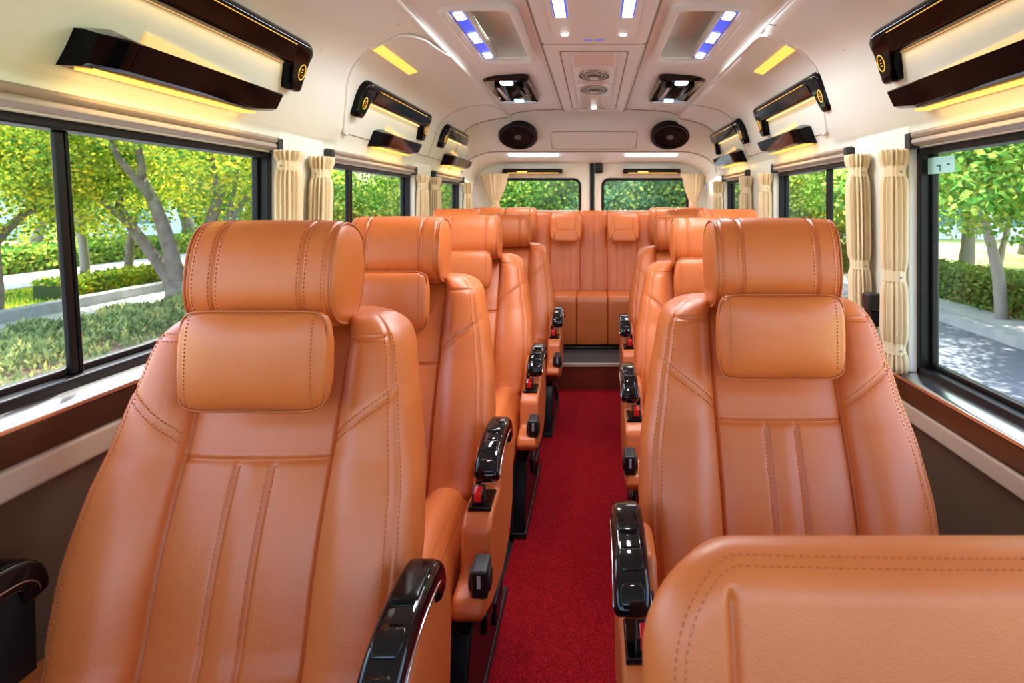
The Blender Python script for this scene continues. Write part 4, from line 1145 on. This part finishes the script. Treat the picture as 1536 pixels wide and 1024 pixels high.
# ------------------------------------------------------------------ curtains
def curtain(x, y, ztop, zbot, rx, ry, bands, lab, flare=None, n=17, lean=0.0):
    root = empty('curtain', (x, y, 0))
    N = 132
    ph = random.random() * 6
    def ring(z, kx, ky, amp, ox=0, oy=0):
        out = []
        for k in range(N):
            a = 2 * PI * k / N
            r = 1 + amp * math.cos(n * a + ph) + amp * 0.5 * math.cos((n + 7) * a + 2.1 * ph)
            out.append(Vector((kx * r * math.cos(a) + ox, ky * r * math.sin(a) + oy, z)))
        return out
    R = []; m = 44
    for k in range(m + 1):
        t = k / m; z = lerp(zr(ztop), zr(zbot), t)
        g = 1.0
        for bz in bands: g -= 0.18 * gau(z - zr(bz), 0.028)
        if t < 0.06: g *= 1.08
        kx, ky = rx * g, ry * g
        if flare: 
            f = table(flare, t); kx *= f; ky *= f
        amp = 0.17 * (1 if g > 0.85 else 0.6) * (1 + 0.25 * math.sin(5 * t + ph))
        R.append(ring(z, kx, ky, amp, 0, lean * t))
    mb = MB(); mb.loft(R); mb.build('cloth', M['curtain'], root)
    for bz in bands:
        t = (zr(ztop) - zr(bz)) / (ztop - zbot); f = table(flare, t) if flare else 1
        mb = MB(); prof = [(0.0, 0.78), (-0.004, 0.84), (0.014, 0.86), (0.018, 0.79)]
        mb.loft([ring(zr(bz) + dz, rx * 0.94 * f, ry * 0.94 * f, 0.02, 0, lean * t) for dz in (-0.016, -0.014, 0.0, 0.014, 0.016)])
        bd = mb.build('tie_band', M['curtain'], root)
        mb = MB(); mb.tube([(0.0, -ry * 0.92 * f + lean * t, zr(bz) - 0.002), (0.0, -ry * 0.96 * f - 0.004 + lean * t, zr(bz) - 0.002)], 0.0035, 8); mb.build('button', M['taupe'], bd)
    tag(root, lab, 'curtain', 'cream tied curtains')
XL, XR = -WL + 0.048, WR - 0.048
curtain(XL, 2.015, 0.165, -0.36, 0.030, 0.048, (0.118, -0.14), 'cream curtain tied beside the big sliding window, nearer of the pair at its post')
curtain(XL, 2.26, 0.165, -0.36, 0.030, 0.046, (0.105, -0.14), 'cream curtain tied at the near edge of the second window left of the aisle', lean=-0.03)
curtain(XL, 3.60, 0.160, -0.36, 0.028, 0.055, (0.10, -0.14), 'cream curtain tied at the far edge of the second window left of the aisle')
curtain(XL, 3.88, 0.160, -0.36, 0.028, 0.055, (0.10, -0.14), 'cream curtain tied at the near edge of the small rear window left of the aisle')
curtain(XL, 4.88, 0.160, -0.36, 0.028, 0.06, (0.06, -0.14), 'cream curtain tied at the far edge of the small rear window left of the aisle')
curtain(XR, 1.90, 0.158, -0.485, 0.030, 0.044, (0.095, -0.21, -0.42), 'cream curtain tied beside the large road window, three bands, longest visible')
curtain(XR, 2.165, 0.165, -0.47, 0.028, 0.046, (0.105, -0.20), 'cream curtain tied at the near edge of the second window right of the aisle', lean=-0.03)
curtain(XR, 3.34, 0.160, -0.47, 0.028, 0.055, (0.08, -0.2), 'cream curtain tied at the far edge of the second window right of the aisle')
curtain(XR, 3.76, 0.160, -0.47, 0.028, 0.055, (0.08, -0.2), 'cream curtain tied at the near edge of the small rear window right of the aisle')
curtain(XR, 4.60, 0.160, -0.47, 0.028, 0.06, (0.06, -0.2), 'cream curtain tied at the far edge of the small rear window right of the aisle')
FL = [(0, 1.0), (0.2, 0.78), (0.42, 0.42), (0.5, 0.40), (0.7, 0.5), (1.0, 0.62)]
curtain(-0.80, 5.22, 0.245, -0.26, 0.088, 0.030, (0.01,), 'cream flared curtain tied at the outer edge of the back window, left side', FL, 16)
curtain(0.80, 5.22, 0.245, -0.26, 0.08, 0.030, (0.01,), 'cream flared curtain tied at the outer edge of the back window, right side', FL, 16)

# belt anchor on the post
root = empty('belt_anchor', (WR - 0.035, 2.03, zr(-0.305)))
mb = MB(); mb.box((-0.022, 0, 0.0), (0.045, 0.055, 0.052)); mb.build('cover', M['matte'], root, bevel=0.008)
mb = MB(); mb.box((-0.012, 0.02, -0.055), (0.03, 0.05, 0.05)); mb.tube([(-0.01, 0.02, -0.06), (-0.01, 0.03, -0.14)], 0.012, 8); mb.build('bracket', M['rubber'], root, bevel=0.004)
tag(root, 'black seat belt anchor on the cream window post between two curtains', 'belt anchor')

# ------------------------------------------------------------------ outdoors
def slab(name, x0, x1, y0, y1, z0, z1, m, lab):
    mb = MB(); mb.span(x0, x1, y0, y1, z0, z1); tag(mb.build(name, m, smooth=False), lab, None, None, 'structure')
slab('ground', -70, 70, -25, 90, GZ - 0.4, GZ - 0.02, M['lawn'], 'green and yellow lawn around the street')
slab('road_near', -5.2, 5.45, -25, 60, GZ - 0.3, GZ, M['asphalt'], 'grey asphalt road with patches of sun')
slab('pavement_right', 5.75, 6.45, -25, 60, GZ - 0.3, GZ + 0.10, M['paving'], 'pale pavement along the road')
slab('kerb_right', 5.45, 5.75, -25, 60, GZ - 0.3, GZ + 0.13, M['kerb'], 'pale kerb stones along the road')
slab('kerb_left', -5.5, -5.2, -25, 60, GZ - 0.3, GZ + 0.13, M['kerb'], 'grey kerb in front of the planting bed')
slab('ground_soil', -7.5, -5.5, -25, 60, GZ - 0.3, GZ + 0.06, M['soil'], 'soil of the planting bed')
slab('path_left', -9.0, -7.5, -25, 60, GZ - 0.3, GZ + 0.03, M['paving'], 'sunlit pale footpath behind the planting bed')
slab('kerb_far', -9.25, -9.0, -25, 60, GZ - 0.3, GZ + 0.20, M['kerb'], 'kerb stones between footpath and lawn')
slab('road_far', -18.5, -12.6, -25, 80, GZ - 0.3, GZ + 0.01, M['paving'], 'bright road beyond the lawn')

def leaves(mb, centre, rad, n, size, shell=0.45):
    cx, cy, cz = centre
    for _ in range(n):
        while True:
            a, b, c = random.uniform(-1, 1), random.uniform(-1, 1), random.uniform(-1, 1)
            d = a * a + b * b + c * c
            if shell ** 2 < d <= 1: break
        p = Vector((cx + a * rad[0], cy + b * rad[1], cz + c * rad[2]))
        l = size * random.uniform(0.55, 1.3); u = Vector((random.gauss(0, 1), random.gauss(0, 1), random.gauss(0, 0.6))).normalized(); w = u.orthogonal().normalized()
        w = (w * math.cos(random.random() * 6) + u.cross(w) * math.sin(random.random() * 6)).normalized()
        mb.add([p - u * l * 0.5, p + w * l * 0.30, p + u * l * 0.5, p - w * l * 0.30], [(0, 1, 2, 3)])

def limb(mb, p, d, r, L, depth, tips, spread=0.5):
    pts = [p]; rr = [r]; q = Vector(p); dd = Vector(d).normalized(); k = 5
    for i in range(k):
        dd = (dd + Vector((random.gauss(0, 0.09), random.gauss(0, 0.09), random.gauss(0.03, 0.05)))).normalized()
        q = q + dd * (L / k); pts.append(q.copy()); rr.append(r * (1 - 0.45 * (i + 1) / k))
    mb.tube(pts, rr, 8 if r > 0.05 else 6)
    tips.append(q.copy())
    if depth > 0:
        m = random.choice((2, 3))
        for j in range(m):
            a = 2 * PI * (j + random.random() * 0.6) / m
            side = (dd.orthogonal() * math.cos(a) + dd.cross(dd.orthogonal()) * math.sin(a)).normalized()
            limb(mb, pts[-1 - (j % 2)], (dd + side * spread * random.uniform(0.8, 1.4)), rr[-1] * 0.80, L * random.uniform(0.6, 0.8), depth - 1, tips, spread)

TREES = {}
def tree_kind(kind):
    tr = MB(); cr = MB(); tips = []
    if kind == 'multi':
        for d, L, r in (((-0.55, 0.1, 1), 1.9, 0.13), ((-0.12, -0.2, 1), 2.1, 0.15), ((0.30, 0.15, 1), 2.2, 0.14), ((0.7, -0.1, 1), 1.8, 0.10)):
            limb(tr, Vector((d[0] * 0.12, d[1] * 0.12, 0.25)), d, r, L, 2, tips, 0.42)
        tr.tube([(0, 0, -0.15), (0, 0, 0.15), (0, 0, 0.5)], [0.34, 0.25, 0.22], 12)
        lo = 1.9; blobs = 26; R = 0.85; nl = 1150; sz = 0.09
        ex = [Vector((random.uniform(-2.6, 2.6), random.uniform(-2.4, 2.4), random.uniform(2.2, 5.0))) for _ in range(22)]
    elif kind == 'slim':
        limb(tr, Vector((0, 0, -0.1)), (0.02, 0, 1), 0.10, 2.1, 3, tips, 0.5)
        R = 0.75; nl = 800; sz = 0.105; ex = [Vector((random.uniform(-1.5, 1.5), random.uniform(-1.5, 1.5), random.uniform(2.0, 4.6))) for _ in range(18)]
    elif kind == 'big':
        limb(tr, Vector((0, 0, -0.1)), (0.05, 0, 1), 0.24, 1.7, 3, tips, 0.62)
        R = 1.0; nl = 1350; sz = 0.095; ex = [Vector((random.uniform(-2.8, 2.8), random.uniform(-2.6, 2.6), random.uniform(2.0, 5.6))) for _ in range(26)]
    else:  # low, dense
        limb(tr, Vector((0, 0, -0.1)), (0.05, 0, 1), 0.16, 1.0, 3, tips, 0.7)
        R = 0.95; nl = 720; sz = 0.11; ex = [Vector((random.uniform(-2.2, 2.2), random.uniform(-2.0, 2.0), random.uniform(0.9, 4.8))) for _ in range(30)]
    cand = [t for t in tips if t.z > 1.3]; random.shuffle(cand)
    for c in cand[:16] + ex:
        k = random.uniform(0.6, 1.15); leaves(cr, c, (R * k * 1.15, R * k * 1.15, R * k * 0.75), int(nl * k * k), sz)
    return tr, cr
TM = {}
def tree(x, y, kind, leaf, rz, k, lab, bark='bark'):
    key = (kind, leaf, bark)
    if key not in TM:
        if kind not in TREES: TREES[kind] = tree_kind(kind)
        tr, cr = TREES[kind]
        a = tr.build('street_tree', M[bark]); b = cr.build('crown', M[leaf], a, smooth=False, recalc=False); b['kind'] = 'stuff'
        TM[key] = a; o = a
    else:
        o = copy_tree(TM[key])
    o.location = (x, y, GZ); o.rotation_euler = (0, 0, rz); o.scale = (k, k, k)
    tag(o, lab, 'tree', 'trees along the street')
T = [(-7.35, 11.5, 'multi', 'leafY', 0.0, 1.0, 'grey tree with several leaning stems close outside the big sliding window', 'bark'),
     (-11.9, 16.5, 'slim', 'leafG', 0.5, 1.1, 'single straight tree trunk on the lawn beyond the footpath', 'bark'),
     (-12.6, 16.0, 'slim', 'leafY', 2.2, 1.15, 'slim pale tree trunk standing on the lawn like a post', 'bark2'),
     (-18.2, 20.9, 'big', 'leafY', 1.0, 0.9, 'forked yellow tree beyond the bright road', 'bark2'),
     (-9.6, 10.2, 'big', 'leafY', 2.0, 0.9, 'yellow-green tree over the footpath at the near edge of the big sliding window', 'bark'),
     (-15.5, 25.0, 'big', 'leafG', 3.0, 1.2, 'big green tree at the back behind the bright road', 'bark'),
     (-9.0, 17.5, 'big', 'leafY', 4.0, 1.0, 'yellow-green tree behind the leaning stems', 'bark'),
     (-6.6, 16.0, 'dense', 'leafG', 1.2, 1.0, 'dense green tree outside the second window left of the aisle', 'bark'),
     (-6.2, 21.5, 'dense', 'leafY', 2.4, 1.1, 'dense yellow tree outside the small rear window left of the aisle', 'bark'),
     (-3.4, 18.0, 'dense', 'leafG', 0.2, 1.15, 'dense green tree behind the van, outside the back window with the flared curtain', 'bark'),
     (-0.4, 20.5, 'dense', 'leafB', 1.7, 1.25, 'dark tree behind the van, in line with the gap of the back doors', 'bark'),
     (2.6, 17.5, 'dense', 'leafB', 3.3, 1.15, 'dark blue-green tree behind the van, outside the back window right of the aisle side', 'bark'),
     (4.6, 22.0, 'dense', 'leafB', 5.0, 1.2, 'dark tree behind the van by the end of the road', 'bark'),
     (6.2, 18.5, 'dense', 'leafY', 0.9, 1.0, 'yellow tree outside the second window right of the aisle', 'bark'),
     (8.6, 20.5, 'dense', 'leafG', 2.9, 1.1, 'green tree between second window and curtains right of the aisle', 'bark'),
     (6.22, 9.85, 'slim', 'leafG', 1.9, 1.05, 'slim tree growing by the kerb outside the large road window', 'bark2'),
     (6.1, 13.2, 'big', 'leafG', 2.5, 1.0, 'street tree whose crown hangs over the road behind the curtains of the large road window', 'bark2'),
     (6.15, 8.0, 'big', 'leafG', 4.1, 1.0, 'leafy tree crown filling the top of the large road window', 'bark2'),
     (10.9, 19.0, 'big', 'leafB', 0.6, 1.05, 'thick-trunked tree behind the clipped hedge', 'bark2'),
     (13.5, 17.0, 'big', 'leafG', 3.6, 1.0, 'spreading green tree at the far edge of the large road window', 'bark'),
     (8.3, 13.3, 'slim', 'leafY', 4.4, 0.9, 'young yellow tree behind the clipped hedge', 'bark2'),
     (16.0, 24.0, 'big', 'leafB', 5.2, 1.2, 'big dark tree far behind the hedge', 'bark')]
for a in T: tree(*a)

def hedge(x0, x1, y0, y1, h, n, lab, m='hedge', name='hedge', size=0.09):
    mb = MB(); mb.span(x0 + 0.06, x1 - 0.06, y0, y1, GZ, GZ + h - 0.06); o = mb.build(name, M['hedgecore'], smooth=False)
    mb = MB()
    for _ in range(n):
        f = random.random(); y = random.uniform(y0, y1)
        if f < 0.45: p = Vector((x0 if x0 > 0 else x1, y, GZ + random.uniform(0, h)))
        else: p = Vector((random.uniform(x0, x1), y, GZ + h))
        p += Vector((random.gauss(0, 0.05), 0, random.gauss(0, 0.04)))
        l = size * random.uniform(0.6, 1.4); u = Vector((random.gauss(0, 1), random.gauss(0, 1), random.gauss(0, 1))).normalized(); w = u.orthogonal().normalized()
        mb.add([p - u * l * 0.5, p + w * l * 0.35, p + u * l * 0.5, p - w * l * 0.35], [(0, 1, 2, 3)])
    lf = mb.build('leaves', M[m], o, smooth=False, recalc=False); lf['kind'] = 'stuff'
    tag(o, lab, 'hedge')
hedge(6.5, 7.4, 4.0, 26.0, 0.62, 26000, 'clipped green hedge along the pavement outside the large road window')
hedge(-16.4, -15.2, 8.0, 40.0, 0.62, 14000, 'clipped hedge far beyond the bright road', 'leafG', size=0.13)
hedge(-10.9, -10.2, 12.5, 15.6, 0.32, 3200, 'low shrub row on the lawn beyond the footpath', 'leafY')
def bush(x, y, r, lab, m='leafY'):
    mb = MB(); leaves(mb, (0, 0, r * 0.7), (r, r, r * 0.8), 1500, 0.14, 0.5); o = mb.build('bush', M[m], smooth=False, recalc=False, loc=(x, y, GZ))
    tag(o, lab, 'bush', 'round bushes')
bush(-17.6, 22.8, 1.0, 'round yellow-green bush behind the far hedge, beside the forked tree')
bush(-20.4, 24.5, 1.1, 'round bush at the near edge behind the far hedge')
bush(-15.9, 26.5, 0.9, 'round bush behind the far hedge in line with the slim pale trunk', 'leafG')
# ground cover in the bed
mb = MB()
for _ in range(30000):
    x = -7.35 + 1.75 * random.random() ** 1.3; y = random.uniform(2.5, 17.5)
    hgt = 0.38 * max(0.1, 1 - abs((x + 6.75) / 0.85) ** 2) * (0.65 + 0.35 * math.sin(x * 5 + y * 2.3) * math.sin(y * 1.7))
    if x > -6.0 and random.random() < 0.8: continue
    p = Vector((x, y, GZ + 0.06 + random.random() ** 0.6 * hgt)); l = random.uniform(0.05, 0.12)
    u = Vector((random.gauss(0, 0.6), random.gauss(0, 0.6), 1)).normalized(); w = u.orthogonal().normalized() 
    w = (w * math.cos(random.random() * 6) + u.cross(w) * math.sin(random.random() * 6)).normalized()
    mb.add([p - w * 0.018, p + u * l * 0.4 + w * 0.022, p + u * l, p + u * l * 0.4 - w * 0.022], [(0, 1, 2, 3)])
o = mb.build('undergrowth', M['cover'], smooth=False, recalc=False); tag(o, 'low green ground cover filling the planting bed by the kerb', 'ground cover', None, 'stuff')
mb = MB()
for _ in range(26000):
    x = random.uniform(-12.4, -9.3); y = random.uniform(5, 26); l = random.uniform(0.04, 0.10); p = Vector((x, y, GZ - 0.02)); a = random.random() * 6
    w = Vector((math.cos(a), math.sin(a), 0)) * 0.02; u = Vector((random.gauss(0, 0.3), random.gauss(0, 0.3), 1)) * l
    mb.add([p - w, p + w, p + u], [(0, 1, 2)])
o = mb.build('grass', M['leafY'], smooth=False, recalc=False); tag(o, 'sunlit short grass between footpath and bright road', 'grass', None, 'stuff')

# buildings
def building(x, y, w, d, h, wall, rz, lab, rows=2, cols=6):
    root = empty('building', (x, y, GZ), rz)
    mb = MB(); mb.span(-w / 2, w / 2, 0, d, 0, h); mb.build('wall', wall, root, smooth=False)
    mb = MB(); mb.span(-w / 2 - 0.2, w / 2 + 0.2, -0.2, d, h, h + 0.35); mb.build('roof_edge', M['wallw'], root, smooth=False)
    for r in range(rows):
        for c in range(cols):
            xc = -w / 2 + w * (c + 0.5) / cols; z0 = 0.7 + r * 3.0
            mb = MB(); mb.span(xc - w / cols * 0.34, xc + w / cols * 0.34, -0.06, 0.05, z0, z0 + 1.7)
            f = mb.build('window', M['winb'], root, smooth=False)
            mb = MB(); mb.span(xc - 0.04, xc + 0.04, -0.10, -0.05, z0, z0 + 1.7); mb.span(xc - w / cols * 0.36, xc + w / cols * 0.36, -0.10, -0.05, z0 + 1.7, z0 + 1.78); mb.build('window_bar', M['wallw'], f, smooth=False)
    tag(root, lab, 'building')
building(-30, 36, 26, 8, 6.5, M['wallg'], math.radians(30), 'pale blue building with teal windows beyond the far hedge', 2, 7)
building(19, 34, 16, 8, 6.0, M['wallw'], math.radians(-20), 'white building behind the trees outside the large road window', 2, 5)
building(9.5, 38, 9, 6, 5.5, M['wallw'], 0, 'white building far down the street outside the small rear window right of the aisle', 2, 3)
mb = MB(); mb.tube([(0, 0, 0), (0, 0, 0.55)], 0.055, 14); mb.tube([(0, 0, 0.55), (0, 0, 0.60)], [0.062, 0.04], 14); o = mb.build('bollard', M['postg'], loc=(6.30, 9.3, GZ + 0.10)); tag(o, 'small blue-grey bollard on the pavement by the slim tree', 'bollard')
mb = MB(); mb.span(-0.9, 0, -0.12, 0.12, 0, 0.22); mb.span(-1.15, -0.9, -0.12, 0.12, 0, 0.22, 1); o = mb.build('kerb_block', [M['kerb'], M['red']], loc=(-15.0, 18.6, GZ), bevel=0.03); tag(o, 'stone kerb block with red end at the foot of the forked tree', 'kerb block')

# ------------------------------------------------------------------ light
w = bpy.data.worlds.new('sky'); bpy.context.scene.world = w; w.use_nodes = True
nt = w.node_tree; bg = nt.nodes['Background']
sky = nt.nodes.new('ShaderNodeTexSky'); sky.sky_type = 'NISHITA'; sky.sun_disc = False
sky.sun_elevation = math.radians(58); sky.sun_rotation = math.radians(-14); sky.air_density = 1.2; sky.dust_density = 2.5
nt.links.new(sky.outputs[0], bg.inputs['Color']); bg.inputs['Strength'].default_value = 0.62
def sun(e, az, s, col):
    L = bpy.data.lights.new('sun', 'SUN'); L.energy = s; L.angle = math.radians(0.8); L.color = col
    o = bpy.data.objects.new('sun', L); COL.objects.link(o)
    d = Vector((math.sin(az) * math.cos(e), math.cos(az) * math.cos(e), math.sin(e)))   # towards the sun
    o.rotation_euler = d.to_track_quat('Z', 'Y').to_euler()
sun(math.radians(58), math.radians(-14), 14.0, (1.0, 0.95, 0.84))
def area(loc, size, power, col, rot=(0, 0, 0), spread=180):
    L = bpy.data.lights.new('lamp_light', 'AREA'); L.shape = 'RECTANGLE'; L.size, L.size_y = size; L.energy = power * 0.48; L.color = col; L.spread = math.radians(spread)
    o = bpy.data.objects.new('lamp_light', L); COL.objects.link(o); o.location = loc; o.rotation_euler = rot
for s in (-1, 1):
    area((s * 0.455, 2.48, zr(0.612)), (0.05, 0.70), 7.0, (0.80, 0.88, 1.0))
    area((s * 0.108, 2.0, zr(0.600)), (0.05, 0.24), 7.0, (0.96, 0.98, 1.0))
    area((s * 0.44, 3.26, zr(0.590)), (0.06, 0.06), 2.5, (0.95, 0.98, 1.0))
    area((s * 0.44, 4.83, zr(0.352)), (0.36, 0.05), 3.0, (0.97, 0.98, 1.0))
area((0, 4.14, zr(0.600)), (0.04, 0.05), 1.5, (1, 1, 1))
AMB = (1.0, 0.66, 0.26)
for s, y0, y1, _ in LED:
    W = WL if s < 0 else WR
    x = s * (plane_at(s, 0.25) - 0.05)
    area((x, (y0 + y1) / 2, zr(0.243)), (0.05, (y1 - y0) * 0.85), 1.5 * (y1 - y0), AMB, (0, s * math.radians(-22), 0))
for s, y0, y1 in ((-1, 0.95, 2.05), (-1, 2.5, 3.58), (-1, 3.88, 4.72), (1, 0.85, 1.98), (1, 2.36, 3.40), (1, 3.62, 4.5)):
    x = s * (plane_at(s, 0.41) - 0.035)
    area((x, (y0 + y1) / 2, zr(0.400)), (0.02, (y1 - y0) * 0.75), 0.10 * (y1 - y0), AMB, (0, s * math.radians(-35), 0))

# ------------------------------------------------------------------ camera
cam = bpy.data.cameras.new('camera'); co = bpy.data.objects.new('camera', cam); COL.objects.link(co)
co.location = (0, 0, C); co.rotation_euler = (PI / 2, 0, 0)
cam.sensor_width = 36; cam.lens = F / 1536 * 36; cam.shift_x = -(VX - 768) / 1536; cam.shift_y = -(512 - HY) / 1536
cam.dof.use_dof = True; cam.dof.focus_distance = 1.5; cam.dof.aperture_fstop = 7.0
cam.clip_start = 0.02; cam.clip_end = 300
sc = bpy.context.scene; sc.camera = co
sc.view_settings.view_transform = 'Standard'; sc.view_settings.look = 'None'; sc.view_settings.gamma = 1; sc.view_settings.use_curve_mapping = False
sc.view_settings.exposure = 0.85
